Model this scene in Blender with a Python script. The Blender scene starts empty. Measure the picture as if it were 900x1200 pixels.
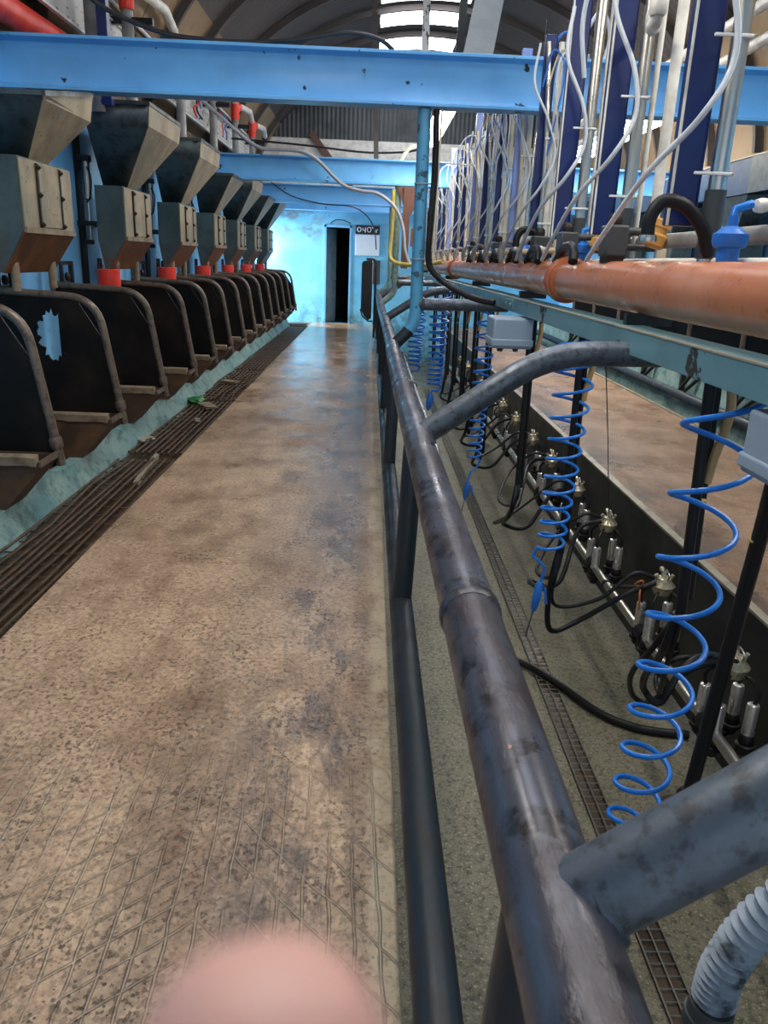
import bpy, bmesh, math, random
from mathutils import Vector, Matrix, noise
random.seed(7)
SC = bpy.context.scene
COL = SC.collection
PI = math.pi

# ------------------------------------------------------------------ mesh builder
def fillet(pts, rad, n=5):
    """round the inner corners of a polyline"""
    pts = [Vector(p) for p in pts]
    out = [pts[0]]
    for i in range(1, len(pts) - 1):
        a, b, c = pts[i - 1], pts[i], pts[i + 1]
        u, v = (a - b), (c - b)
        d = min(rad, u.length * .48, v.length * .48)
        p, q = b + u.normalized() * d, b + v.normalized() * d
        for k in range(n + 1):
            t = k / n
            out.append(p * (1 - t) ** 2 + b * 2 * t * (1 - t) + q * t * t)
    out.append(pts[-1])
    return out

def spline(pts, n=8):
    """Catmull-Rom through the points"""
    P = [Vector(p) for p in pts]
    P = [P[0] * 2 - P[1]] + P + [P[-1] * 2 - P[-2]]
    out = []
    for i in range(1, len(P) - 2):
        a, b, c, d = P[i - 1:i + 3]
        for k in range(n):
            t = k / n
            out.append(.5 * ((2 * b) + (c - a) * t + (2 * a - 5 * b + 4 * c - d) * t * t + (3 * b - a - 3 * c + d) * t ** 3))
    out.append(P[-2])
    return out

class MB:
    def __init__(s): s.v = []; s.f = []
    def add(s, vs, fs):
        o = len(s.v); s.v += [Vector(v) for v in vs]; s.f += [tuple(i + o for i in f) for f in fs]; return s
    def box(s, lo, hi, m=None):
        x0, y0, z0 = lo; x1, y1, z1 = hi
        vs = [Vector(p) for p in ((x0,y0,z0),(x1,y0,z0),(x1,y1,z0),(x0,y1,z0),(x0,y0,z1),(x1,y0,z1),(x1,y1,z1),(x0,y1,z1))]
        if m: vs = [m @ v for v in vs]
        return s.hexa(vs)
    def hexa(s, vs):
        return s.add(vs, [(3,2,1,0),(4,5,6,7),(0,1,5,4),(1,2,6,5),(2,3,7,6),(3,0,4,7)])
    def bar(s, a, b, w, h, up=(0,0,1)):
        a, b = Vector(a), Vector(b); d = (b - a).normalized(); up = Vector(up)
        x = d.cross(up)
        if x.length < 1e-4: x = d.cross(Vector((1,0,0)))
        x.normalize(); y = x.cross(d)
        x *= w / 2; y *= h / 2
        return s.hexa([a-x-y, a+x-y, b+x-y, b-x-y, a-x+y, a+x+y, b+x+y, b-x+y])
    def tube(s, pts, r, n=10, cap=True):
        P = [Vector(p) for p in pts]; m = len(P)
        R = r if isinstance(r, (list, tuple)) else [r] * m
        t0 = (P[1] - P[0]).normalized()
        ref = Vector((0,0,1)) if abs(t0.z) < .9 else Vector((1,0,0))
        x = t0.cross(ref).normalized()
        o = len(s.v)
        for i in range(m):
            t = (P[min(i+1, m-1)] - P[max(i-1, 0)])
            t = t.normalized() if t.length > 1e-9 else t0
            x = (x - t * x.dot(t)).normalized(); y = t.cross(x)
            for k in range(n):
                a = 2 * PI * k / n
                s.v.append(P[i] + (x * math.cos(a) + y * math.sin(a)) * R[i])
        for i in range(m - 1):
            for k in range(n):
                k2 = (k + 1) % n
                s.f.append((o+i*n+k, o+i*n+k2, o+(i+1)*n+k2, o+(i+1)*n+k))
        if cap:
            s.f.append(tuple(o + k for k in reversed(range(n))))
            s.f.append(tuple(o + (m-1)*n + k for k in range(n)))
        return s
    def lathe(s, prof, c=(0,0,0), axis=(0,0,1), n=16):
        """prof: (radius, height) pairs along the axis"""
        c = Vector(c); q = Vector((0,0,1)).rotation_difference(Vector(axis))
        o = len(s.v); m = len(prof)
        for r, h in prof:
            for k in range(n):
                a = 2 * PI * k / n
                s.v.append(c + q @ Vector((r*math.cos(a), r*math.sin(a), h)))
        for i in range(m - 1):
            for k in range(n):
                k2 = (k + 1) % n
                s.f.append((o+i*n+k, o+i*n+k2, o+(i+1)*n+k2, o+(i+1)*n+k))
        s.f.append(tuple(o + k for k in reversed(range(n))))
        s.f.append(tuple(o + (m-1)*n + k for k in range(n)))
        return s
    def prism(s, poly, d):
        """extrude a planar 3D polygon by vector d"""
        P = [Vector(p) for p in poly]; d = Vector(d); n = len(P)
        return s.add(P + [p + d for p in P], [tuple(reversed(range(n))), tuple(range(n, 2*n))] +
                     [(i, (i+1) % n, n + (i+1) % n, n + i) for i in range(n)])
    def build(s, name, mat, parent=None, origin=None, bevel=0, ang=40):
        org = Vector(origin) if origin is not None else (Vector(parent.get('_o', (0,0,0))) if parent else Vector((0,0,0)))
        me = bpy.data.meshes.new(name)
        me.from_pydata([v - org for v in s.v], [], s.f)
        bm = bmesh.new(); bm.from_mesh(me); bmesh.ops.recalc_face_normals(bm, faces=bm.faces); bm.to_mesh(me); bm.free()
        me.polygons.foreach_set('use_smooth', [True] * len(me.polygons))
        me.set_sharp_from_angle(angle=math.radians(ang))
        me.materials.append(mat)
        o = bpy.data.objects.new(name, me); COL.objects.link(o)
        if parent: o.parent = parent; o['_o'] = list(org)
        else: o.location = org; o['_o'] = list(org)
        if bevel:
            b = o.modifiers.new('bevel', 'BEVEL'); b.width = bevel; b.segments = 2; b.limit_method = 'ANGLE'
        return o

def tag(o, label=None, cat=None, group=None, kind=None):
    if label: o['label'] = label
    if cat: o['category'] = cat
    if group: o['group'] = group
    if kind: o['kind'] = kind
    return o
def thing(name, loc, label, cat, group=None):
    o = bpy.data.objects.new(name, None); COL.objects.link(o)
    o.location = loc; o['_o'] = list(loc); o.empty_display_size = .1
    return tag(o, label, cat, group, 'thing')
def struct(o): o['kind'] = 'structure'; return o
def kids(o): return [c for c in COL.objects if c.parent == o]
def dup(o, loc=None, label=None, parent=None):
    c = o.copy(); COL.objects.link(c)
    if parent: c.parent = parent
    if loc is not None: c.location = loc
    if label: c['label'] = label
    for ch in kids(o): dup(ch, parent=c)
    return c
ORD = 'first second third fourth fifth sixth seventh eighth ninth tenth eleventh twelfth thirteenth fourteenth fifteenth sixteenth seventeenth eighteenth nineteenth twentieth'.split()

# ------------------------------------------------------------------ materials
class N:
    def __init__(s, name):
        s.m = bpy.data.materials.new(name); s.m.use_nodes = True
        s.t = s.m.node_tree; s.b = s.t.nodes['Principled BSDF']
        s.geo = None
    def n(s, typ, **k):
        x = s.t.nodes.new(typ)
        for a, v in k.items(): setattr(x, a, v)
        return x
    def l(s, a, b): s.t.links.new(a, b)
    def pos(s, obj=False, scale=(1,1,1)):
        if obj:
            g = s.n('ShaderNodeTexCoord').outputs['Object']
        else:
            g = s.n('ShaderNodeNewGeometry').outputs['Position']
        mp = s.n('ShaderNodeMapping'); mp.inputs['Scale'].default_value = scale
        s.l(g, mp.inputs['Vector']); return mp.outputs['Vector']
    def noise(s, vec, scale, detail=4, rough=.55):
        x = s.n('ShaderNodeTexNoise'); x.inputs['Scale'].default_value = scale
        x.inputs['Detail'].default_value = detail; x.inputs['Roughness'].default_value = rough
        s.l(vec, x.inputs['Vector']); return x.outputs['Fac']
    def voro(s, vec, scale, feature='F1', out='Distance'):
        x = s.n('ShaderNodeTexVoronoi', feature=feature); x.inputs['Scale'].default_value = scale
        s.l(vec, x.inputs['Vector']); return x.outputs[out]
    def ramp(s, fac, a, b, lo=0, hi=1):
        x = s.n('ShaderNodeMapRange'); x.inputs['From Min'].default_value = a; x.inputs['From Max'].default_value = b
        x.inputs['To Min'].default_value = lo; x.inputs['To Max'].default_value = hi
        s.l(fac, x.inputs['Value']); return x.outputs['Result']
    def mix(s, fac, a, b, mode='MIX'):
        x = s.n('ShaderNodeMix', data_type='RGBA', blend_type=mode)
        for v, i in ((fac, 0), (a, 6), (b, 7)):
            if isinstance(v, (int, float)): x.inputs[i].default_value = v
            elif isinstance(v, (tuple, list)): x.inputs[i].default_value = (*v, 1)
            else: s.l(v, x.inputs[i])
        return x.outputs[2]
    def math(s, op, a, b=0.):
        x = s.n('ShaderNodeMath', operation=op)
        for v, i in ((a, 0), (b, 1)):
            if isinstance(v, (int, float)): x.inputs[i].default_value = v
            else: s.l(v, x.inputs[i])
        return x.outputs[0]
    def sep(s, vec):
        x = s.n('ShaderNodeSeparateXYZ'); s.l(vec, x.inputs[0]); return x.outputs
    def col(s, c):
        if isinstance(c, tuple): s.b.inputs['Base Color'].default_value = (*c, 1)
        else: s.l(c, s.b.inputs['Base Color'])
    def set(s, **k):
        for a, v in k.items():
            a = a.replace('_', ' ')
            if isinstance(v, (int, float, tuple)): s.b.inputs[a].default_value = v
            else: s.l(v, s.b.inputs[a])
    def bump(s, h, strength=.3, dist=.01):
        x = s.n('ShaderNodeBump'); x.inputs['Strength'].default_value = strength; x.inputs['Distance'].default_value = dist
        s.l(h, x.inputs['Height']); s.l(x.outputs[0], s.b.inputs['Normal'])

def srgb(r, g, b):
    f = lambda c: (c/255/12.92) if c/255 <= .04045 else ((c/255+.055)/1.055)**2.4
    return (f(r), f(g), f(b))

def plain(name, c, rough=.5, metal=0, dirt=None, amt=.35, scale=6, bump=0, lo=.45, hi=.7):
    m = N(name)
    c = srgb(*c); v = m.pos()
    nz = m.noise(v, scale, 6, .62)
    d = srgb(*dirt) if dirt else tuple(x * .55 for x in c)
    m.col(m.mix(m.ramp(nz, lo, hi, 0, amt), c, d))
    m.set(Roughness=m.ramp(nz, .3, .7, max(.05, rough - .1), min(1, rough + .15)), Metallic=metal)
    if bump: m.bump(m.noise(v, scale * 9, 3), bump, .004)
    return m.m

def chipped(name, c, chip, thr=.66, scale=7, rough=.4, dirt=(70,90,100), damt=.3, metal=0, c2=None, bump=.2):
    """paint with patches flaked off"""
    m = N(name); v = m.pos()
    a = m.noise(v, scale, 8, .6); big = m.noise(v, 1.3, 4)
    base = m.mix(m.ramp(big, .35, .65), srgb(*c), srgb(*(c2 or c)))
    base = m.mix(m.ramp(m.noise(v, 3.1, 6), .48, .75, 0, damt), base, srgb(*dirt))
    k = m.ramp(a, thr, thr + .02)
    m.col(m.mix(k, base, srgb(*chip)))
    m.set(Roughness=m.ramp(k, 0, 1, rough, .8), Metallic=metal)
    m.bump(m.math('MULTIPLY', k, -1.), bump, .004)
    return m.m
# ------------------------------------------------------------------ particular materials
def concrete_walk(name, far=False):
    m = N(name); v = m.pos(); X, Y, Z = m.sep(v)
    base = m.mix(m.noise(v, 2.2, 8, .65), srgb(146,114,86), srgb(220,188,154))
    stain = m.ramp(m.noise(m.pos(scale=(1.6, .9, 1)), 1.7, 9, .68), .46, .66, 0, .8)
    base = m.mix(stain, base, srgb(104,70,44))
    fine = m.noise(v, 45, 5, .7)
    base = m.mix(m.ramp(fine, .44, .68, 0, .6), base, srgb(82,60,42))
    # exposed aggregate, more where the skin has worn off
    vo = m.n('ShaderNodeTexVoronoi'); vo.inputs['Scale'].default_value = 62; vo.inputs['Randomness'].default_value = 1
    m.l(v, vo.inputs['Vector'])
    tone = m.sep(vo.outputs['Color'])[0]
    stone = m.mix(m.ramp(tone, .3, .9), srgb(40,34,30), srgb(140,118,94))
    sm = m.math('LESS_THAN', vo.outputs['Distance'], m.ramp(tone, 0, 1, .15, .5))
    wear = m.ramp(m.noise(v, 2.9, 5), .38, .6, .15, .95)
    wear = m.math('MULTIPLY', wear, m.ramp(Y, 1.0, 5.5, 1, .25))
    base = m.mix(m.math('MULTIPLY', sm, wear), base, stone)
    speck = m.math('MULTIPLY', m.ramp(m.noise(m.pos(scale=(1,.75,1)), 58, 4, .65), .54, .62), m.ramp(m.noise(v, 6, 4), .36, .6, .35, 1))
    base = m.mix(m.math('MULTIPLY', speck, .7), base, srgb(54,38,27))
    if not far:
        # black slurry trodden along the kerb side, rail shadow painted into the same lane
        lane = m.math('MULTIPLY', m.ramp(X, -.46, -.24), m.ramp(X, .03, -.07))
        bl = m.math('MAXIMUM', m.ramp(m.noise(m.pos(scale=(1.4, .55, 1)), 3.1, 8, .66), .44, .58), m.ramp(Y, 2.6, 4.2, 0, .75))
        wet_shade = m.math('MULTIPLY', lane, bl)
        base = m.mix(m.math('MULTIPLY', wet_shade, .72), base, srgb(46,44,50))
        edge = m.math('MULTIPLY', m.ramp(X, .02, .06), m.ramp(m.noise(v, 5, 4), .35, .6))
        base = m.mix(m.math('MULTIPLY', edge, .75), base, srgb(214,194,160))
        # anti-slip grooves floated into the near end
        def lines(ang, sp, wd):
            c, s_ = math.cos(ang), math.sin(ang)
            w = m.math('ADD', m.math('MULTIPLY', X, c / sp), m.math('MULTIPLY', Y, s_ / sp))
            w = m.math('ADD', w, m.ramp(m.noise(v, 6, 2), 0, 1, -.15, .15))
            w = m.math('ABSOLUTE', m.math('SUBTRACT', m.math('FRACT', w), .5))
            return m.ramp(w, .5 - wd, .5 - wd * .3)
        g = m.math('MAXIMUM', lines(.04, .062, .08), m.math('MAXIMUM', m.math('MULTIPLY', m.ramp(X, -.3, -.5), lines(-.85, .07, .07)), m.math('MULTIPLY', m.ramp(X, -.4, -.25), lines(.75, .09, .05))))
        where = m.math('MULTIPLY', m.ramp(Y, 2.2, 1.75), m.ramp(m.noise(v, 4.7, 4), .36, .56))
        g = m.math('MULTIPLY', g, where)
        base = m.mix(m.math('MULTIPLY', g, .4), base, srgb(196,178,154))
    if far:
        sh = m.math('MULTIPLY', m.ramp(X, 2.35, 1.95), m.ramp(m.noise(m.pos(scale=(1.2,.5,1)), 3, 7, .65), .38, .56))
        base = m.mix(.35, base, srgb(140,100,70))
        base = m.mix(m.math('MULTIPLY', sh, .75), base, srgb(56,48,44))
    m.col(base)
    ro = m.ramp(m.noise(v, 1.9, 6, .6), .35, .65, .22, .55)
    if not far:
        film = m.math('MULTIPLY', m.ramp(Y, 6.5, 12), m.ramp(m.noise(m.pos(scale=(1, .5, 1)), 1.6, 4), .3, .5, .45, 1))
        film = m.math('MAXIMUM', film, m.math('MULTIPLY', wet_shade, .8))
        ro = m.math('ADD', m.math('MULTIPLY', ro, m.math('SUBTRACT', 1., film)), m.math('MULTIPLY', film, .13))
    m.set(Roughness=m.math('MAXIMUM', ro, .1))
    h = m.math('ADD', m.math('SUBTRACT', m.math('MULTIPLY', fine, .5), m.math('MULTIPLY', speck, .35)), m.math('MULTIPLY', sm, m.math('MULTIPLY', wear, .5)))
    if not far: h = m.math('SUBTRACT', h, m.math('MULTIPLY', g, -1.6))
    h = m.math('ADD', h, m.math('MULTIPLY', m.noise(v, 9, 4), 1.2))
    if not far: h = m.math('MULTIPLY', h, m.math('SUBTRACT', 1., m.math('MULTIPLY', film, .8)))
    m.bump(h, .85, .008)
    return m.m

def concrete_pit():
    m = N('concrete_pit'); v = m.pos()
    c = m.mix(m.noise(v, 1.9, 8, .6), srgb(86,84,70), srgb(150,146,124))
    c = m.mix(m.ramp(m.noise(v, 42, 5, .75), .48, .62, 0, .8), c, srgb(52,48,38))
    c = m.mix(m.ramp(m.noise(v, 80, 3, .6), .58, .66, 0, .75), c, srgb(186,178,150))
    m.col(c); m.set(Roughness=m.ramp(m.noise(v, 2.4, 4), .35, .65, .32, .6)); m.bump(m.noise(v, 60, 6, .75), .9, .007)
    return m.m

def rail_paint():
    m = N('dark_rail_paint'); v = m.pos()
    a = m.noise(m.pos(scale=(1, .45, 1)), 9, 8, .62)
    c = m.mix(m.ramp(a, .42, .62), srgb(80,82,92), srgb(58,46,48))
    c = m.mix(m.ramp(m.noise(v, 17, 8, .65), .52, .6, 0, .85), c, srgb(34,27,29))
    c = m.mix(m.ramp(m.noise(v, 20, 5, .6), .685, .7, 0, .9), c, srgb(176,128,112))
    m.col(c); m.set(Roughness=m.ramp(a, .4, .6, .26, .42), Metallic=.25)
    m.bump(m.ramp(a, .47, .6), .35, .004)
    return m.m

def galv_dull(name, c, c2, rough=.5, metal=.35, sc=5):
    m = N(name); v = m.pos()
    b = m.mix(m.noise(v, sc, 8, .65), srgb(*c), srgb(*c2))
    b = m.mix(m.ramp(m.noise(v, sc * 2.6, 8, .68), .5, .6, 0, .6), b, srgb(50,44,40))
    m.col(b); m.set(Roughness=m.ramp(m.noise(v, sc, 4), .3, .7, rough - .12, rough + .15), Metallic=metal)
    m.bump(m.noise(v, sc * 6, 4), .18, .004)
    return m.m

def feeder_metal():
    m = N('weathered_feeder_metal'); v = m.pos()
    b = m.mix(m.ramp(m.noise(v, 3.5, 8, .65), .35, .65), srgb(172,154,122), srgb(128,124,110))
    b = m.mix(m.ramp(m.noise(m.pos(scale=(1, 1, .35)), 6, 6, .6), .5, .72, 0, .7), b, srgb(116,86,54))
    b = m.mix(m.ramp(m.noise(v, 30, 3, .5), .66, .7, 0, .8), b, srgb(48,42,36))
    m.col(b); m.set(Roughness=.55, Metallic=.3); m.bump(m.noise(v, 20, 4), .15, .003)
    return m.m

def box_metal():
    """feed box: sheet metal rusting brown on its sloping underside"""
    m = N('rusting_feed_box_metal'); v = m.pos(); X, Y, Z = m.sep(v)
    g = m.n('ShaderNodeNewGeometry')
    b = m.mix(m.ramp(m.noise(v, 3, 8, .65), .35, .65), srgb(84,98,96), srgb(58,70,68))
    r = m.mix(m.noise(v, 6, 6), srgb(84,52,30), srgb(132,88,52))
    k = m.math('MULTIPLY', m.ramp(Z, 1.62, 1.4), m.ramp(m.noise(v, 4, 6), .45, .65, 0, .6))
    m.col(m.mix(m.math('MINIMUM', m.math('MAXIMUM', k, 0.), 1.), b, r))
    m.set(Roughness=.55, Metallic=.25); m.bump(m.noise(v, 20, 4), .15, .003)
    return m.m

def wall_blue(name, c=(132,198,244), c2=(108,180,234), stain=False):
    m = N(name); v = m.pos(); X, Y, Z = m.sep(v)
    b = m.mix(m.ramp(m.noise(v, 1.2, 6), .35, .65), srgb(*c), srgb(*c2))
    b = m.mix(m.ramp(m.noise(m.pos(scale=(1, 1, .5)), 2.2, 8, .65), .55, .75, 0, .55), b, srgb(150,190,196))
    b = m.mix(m.ramp(m.noise(v, 5, 8, .66), .62, .7, 0, .7), b, srgb(62,96,112))
    if stain:
        up = m.math('MULTIPLY', m.math('MULTIPLY', m.ramp(Z, 1.75, 2.15), m.ramp(X, -.95, -1.35)), m.ramp(m.noise(m.pos(scale=(1, 1, 1.6)), 2.3, 7, .65), .44, .6))
        b = m.mix(m.math('MULTIPLY', up, .7), b, srgb(112,104,84))
    low = m.math('MULTIPLY', m.ramp(Z, .75, .05), m.ramp(m.noise(v, 4, 7, .65), .42, .6))
    b = m.mix(m.math('MULTIPLY', low, .75), b, srgb(66,108,112))
    m.col(b); m.set(Roughness=.45); m.bump(m.noise(v, 6, 6), .25, .01)
    return m.m

def teal_curb():
    m = N('flaking_teal_curb_paint'); v = m.pos()
    b = m.mix(m.ramp(m.noise(v, 4, 8, .66), .35, .65), srgb(106,144,144), srgb(146,168,158))
    b = m.mix(m.ramp(m.noise(v, 7, 8, .66), .5, .62, 0, .8), b, srgb(72,104,102))
    b = m.mix(m.ramp(m.noise(v, 13, 6, .6), .63, .68, 0, .7), b, srgb(98,80,58))
    m.col(b); m.set(Roughness=.55); m.bump(m.noise(v, 10, 6), .2, .006)
    return m.m

def dash_tray():
    """pale cable tray, its rows of punched slots dark"""
    m = N('slotted_white_tray'); v = m.pos(); X, Y, Z = m.sep(v)
    fy = m.math('FRACT', m.math('MULTIPLY', Y, 9.)); fz = m.math('FRACT', m.math('MULTIPLY', Z, 16.))
    k = m.math('MULTIPLY', m.math('LESS_THAN', fy, .45), m.math('LESS_THAN', fz, .22))
    k = m.math('MULTIPLY', k, m.ramp(m.noise(v, 9, 2), .42, .5))
    b = m.mix(m.noise(v, 4, 5), srgb(206,206,202), srgb(168,166,158))
    m.col(m.mix(m.math('MULTIPLY', k, .85), b, srgb(50,48,46))); m.set(Roughness=.45)
    return m.m

def angle_slots():
    m = N('slotted_angle_steel'); v = m.pos()
    k = m.ramp(m.noise(m.pos(scale=(1, 1, .5)), 17, 4, .6), .54, .57)
    m.col(m.mix(k, srgb(200,204,206), srgb(52,54,58))); m.set(Roughness=.5)
    return m.m

def lining_board():
    m = N('tan_lining_board'); v = m.pos(); X, Y, Z = m.sep(v)
    b = m.mix(m.noise(v, 1.7, 7, .62), srgb(150,126,96), srgb(116,94,68))
    b = m.mix(m.ramp(m.noise(v, 4, 6, .6), .6, .75, 0, .6), b, srgb(84,66,48))
    j = m.ramp(m.math('ABSOLUTE', m.math('SUBTRACT', m.math('FRACT', m.math('MULTIPLY', Y, .42)), .5)), .494, .498)
    m.col(m.mix(j, b, srgb(40,34,28))); m.set(Roughness=.7)
    return m.m

def roof_sheet():
    m = N('dark_roof_sheet'); v = m.pos()
    b = m.mix(m.noise(v, 1.1, 7, .6), srgb(54,48,46), srgb(84,76,72))
    b = m.mix(m.ramp(m.noise(v, 3, 6, .6), .58, .72, 0, .6), b, srgb(52,40,34))
    m.col(b); m.set(Roughness=.7)
    return m.m

def emit(name, c, st):
    m = N(name); m.col(srgb(*c)); m.b.inputs['Emission Color'].default_value = (*srgb(*c), 1); m.b.inputs['Emission Strength'].default_value = st
    return m.m

def orange_pvc():
    m = N('orange_drain_plastic'); v = m.pos()
    b = m.mix(m.noise(v, 2.4, 6), srgb(188,118,82), srgb(166,100,66))
    b = m.mix(m.ramp(m.noise(v, 28, 4, .6), .62, .7, 0, .55), b, srgb(120,74,50))
    b = m.mix(m.ramp(m.noise(m.pos(scale=(1, .3, 1)), 6, 5), .55, .75, 0, .3), b, srgb(220,180,160))
    m.col(b); m.set(Roughness=m.ramp(m.noise(v, 7, 5), .35, .65, .24, .42))
    return m.m

def skin():
    m = N('skin'); v = m.pos(obj=True)
    m.col(m.mix(m.noise(v, 90, 3), srgb(232,184,168), srgb(222,164,148)))
    m.set(Roughness=.5, Subsurface_Weight=.15); m.b.inputs['Subsurface Radius'].default_value = (.006, .002, .001)
    return m.m

MT = dict(
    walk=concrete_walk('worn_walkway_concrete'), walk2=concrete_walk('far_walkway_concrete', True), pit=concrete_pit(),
    rail=rail_paint(), post_low=galv_dull('blue_black_post_paint', (44,56,66), (30,36,42), .4, .2, 6),
    arm=galv_dull('grey_blue_galvanised', (112,122,132), (68,74,82), .42, .4, 13),
    hopper=galv_dull('dull_galvanised_sheet', (92,102,102), (62,72,74), .42, .45, 4),
    feeder=feeder_metal(), box=box_metal(),
    beam=chipped('blue_beam_paint', (96,168,228), (34,44,62), .655, 6.5, .35, (82,140,190), .35, c2=(112,184,238)),
    bluepost=chipped('pale_blue_post_paint', (84,158,198), (54,88,104), .6, 13, .35, (70,120,140), .5),
    channel=chipped('teal_channel_paint', (104,146,156), (44,44,44), .63, 5, .4, (80,104,108), .5, .1),
    wall=wall_blue('blue_wall_paint'), wall_end=wall_blue('pale_blue_end_wall_paint', (132,206,236), (96,182,226), True),
    curb=teal_curb(), tray=dash_tray(), angle=angle_slots(), lining=lining_board(), roof=roof_sheet(),
    orange=orange_pvc(), orange2=plain('orange_socket_plastic', (172,92,56), .35),
    rubber=plain('black_rubber', (24,24,26), .42, amt=.2), panel=plain('black_stall_board', (22,21,20), .45, dirt=(52,42,34), amt=.5, scale=3),
    tubeframe=galv_dull('brown_grey_tube', (128,112,96), (88,76,66), .4, .35, 9),
    pan=plain('rusty_trough_metal', (66,46,32), .6, dirt=(112,76,46), amt=.8, scale=4, bump=.3),
    lip=plain('worn_trough_lip', (134,116,94), .6, dirt=(72,54,40), amt=.8, scale=8),
    red=plain('red_plastic', (226,58,40), .4, dirt=(150,30,24), amt=.4), steel=plain('stainless_steel', (206,202,192), .3, 1., dirt=(140,132,120), amt=.4, scale=3),
    shell=plain('brushed_shell_steel', (214,212,208), .25, .75, amt=.2), brass=plain('grimy_clear_bowl', (190,178,150), .28, .6, dirt=(110,76,44), amt=.7, scale=30),
    coil=plain('bright_blue_air_hose', (30,120,214), .3, amt=.15), bluegun=plain('blue_plastic', (40,112,200), .35, amt=.2),
    navy=plain('navy_blue_plastic', (20,40,98), .35, dirt=(14,26,66), amt=.4, scale=2), lilac=plain('pale_blue_plastic', (140,160,220), .35),
    whitepipe=plain('white_plastic_pipe', (230,226,216), .35, dirt=(150,140,124), amt=.6, scale=6),
    clear=plain('milky_hose', (214,220,226), .28, dirt=(150,154,156), amt=.4, scale=5),
    cream=plain('cream_tube', (222,208,178), .4, dirt=(140,118,84), amt=.5), tan=plain('tan_rubber_tube', (184,150,100), .45),
    greybox=plain('grey_junction_plastic', (150,166,182), .45, amt=.15), darkgrey=plain('dark_grey_plastic', (62,66,68), .45),
    grey=plain('grey_plastic_pipe', (142,142,140), .4, dirt=(84,82,78), amt=.6), mud=plain('wet_slurry', (52,40,28), .35, dirt=(78,58,38), amt=.8, scale=7, bump=.6),
    grate=plain('rusty_grate_steel', (92,70,50), .5, .3, dirt=(48,36,26), amt=.8, scale=10),
    drain=plain('drain_wire', (112,112,104), .4, .5), darksteel=plain('black_steel_plate', (40,42,42), .4, .3, dirt=(24,24,24), amt=.5, scale=3),
    rust=plain('rust_brown_sheet', (92,58,34), .6, .15, dirt=(152,92,44), amt=.75, scale=7, bump=.2), edge=plain('worn_steel_edge', (168,160,140), .4, .3, dirt=(100,90,72), amt=.6), door=plain('grey_door', (104,116,122), .5, dirt=(74,84,84), amt=.6),
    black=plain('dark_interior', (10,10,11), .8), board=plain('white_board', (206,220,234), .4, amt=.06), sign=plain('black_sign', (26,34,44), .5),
    white=plain('white_paint', (222,224,226), .4, amt=.15), brownpost=plain('red_brown_steel', (112,74,60), .55, dirt=(70,46,40), amt=.6),
    yellow=plain('yellow_hose', (196,178,96), .45, dirt=(120,110,60), amt=.5), tagorange=plain('orange_tag', (244,138,44), .5, amt=.1),
    cord=plain('grey_cable', (150,152,160), .4, amt=.2), blackcable=plain('black_cable', (34,36,40), .4, amt=.2),
    gable=plain('grey_gable_sheet', (78,82,84), .55, dirt=(52,54,56), amt=.6, scale=3), brace=plain('pale_grey_steel', (132,138,142), .5, dirt=(100,104,106), amt=.4),
    bolt=plain('dark_bolt', (44,38,34), .5, .4), green=plain('green_plastic', (24,112,48), .45), band=galv_dull('navy_band_sheet', (52,78,112), (40,60,88), .4, .3, 3),
    ribbed=plain('ribbed_grey_plastic', (138,148,158), .45, dirt=(30,32,36), amt=.85, scale=7, lo=.52, hi=.6), skin=skin(), nail=plain('nail', (232,196,184), .25, amt=.1), cord_orange=plain('orange_string', (188,104,44), .7), whitetie=plain('white_cable_tie', (230,230,226), .4, amt=.1),
    lampbody=plain('white_lamp_body', (214,216,214), .4, amt=.2),
    lamp=emit('lit_lamp_diffuser', (255,248,236), 34), skylight=emit('daylit_roof_pane', (244,248,255), 13),
    yellowfit=plain('yellow_brown_fitting', (206,152,74), .4, dirt=(120,78,38), amt=.6, scale=14), signwhite=plain('chalk_white', (190,198,204), .6),
)

for k_, v_ in (('panel',.15),('rubber',.3)): MT[k_].node_tree.nodes['Principled BSDF'].inputs['Specular IOR Level'].default_value = v_
# ------------------------------------------------------------------ the setting
YB = 19.5                      # end wall
def st(name, mb, mat, **k): return struct(mb.build(name, MT[mat], **k))
# walkways as slabs, pit between them, feed channels outside them
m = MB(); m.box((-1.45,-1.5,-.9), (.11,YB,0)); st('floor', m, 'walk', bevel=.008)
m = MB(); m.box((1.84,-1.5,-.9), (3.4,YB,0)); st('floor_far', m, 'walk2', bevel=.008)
m = MB(); m.box((.11,-1.5,-1.0), (1.84,YB,-.85)); st('floor_pit', m, 'pit')
m = MB(); m.box((-2.1,-1.5,-.9), (-1.45,YB,-.045)); st('floor_gutter_left', m, 'mud')
m = MB(); m.box((3.4,-1.5,-.9), (4.1,YB,-.13)); st('floor_gutter_right', m, 'mud')
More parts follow.
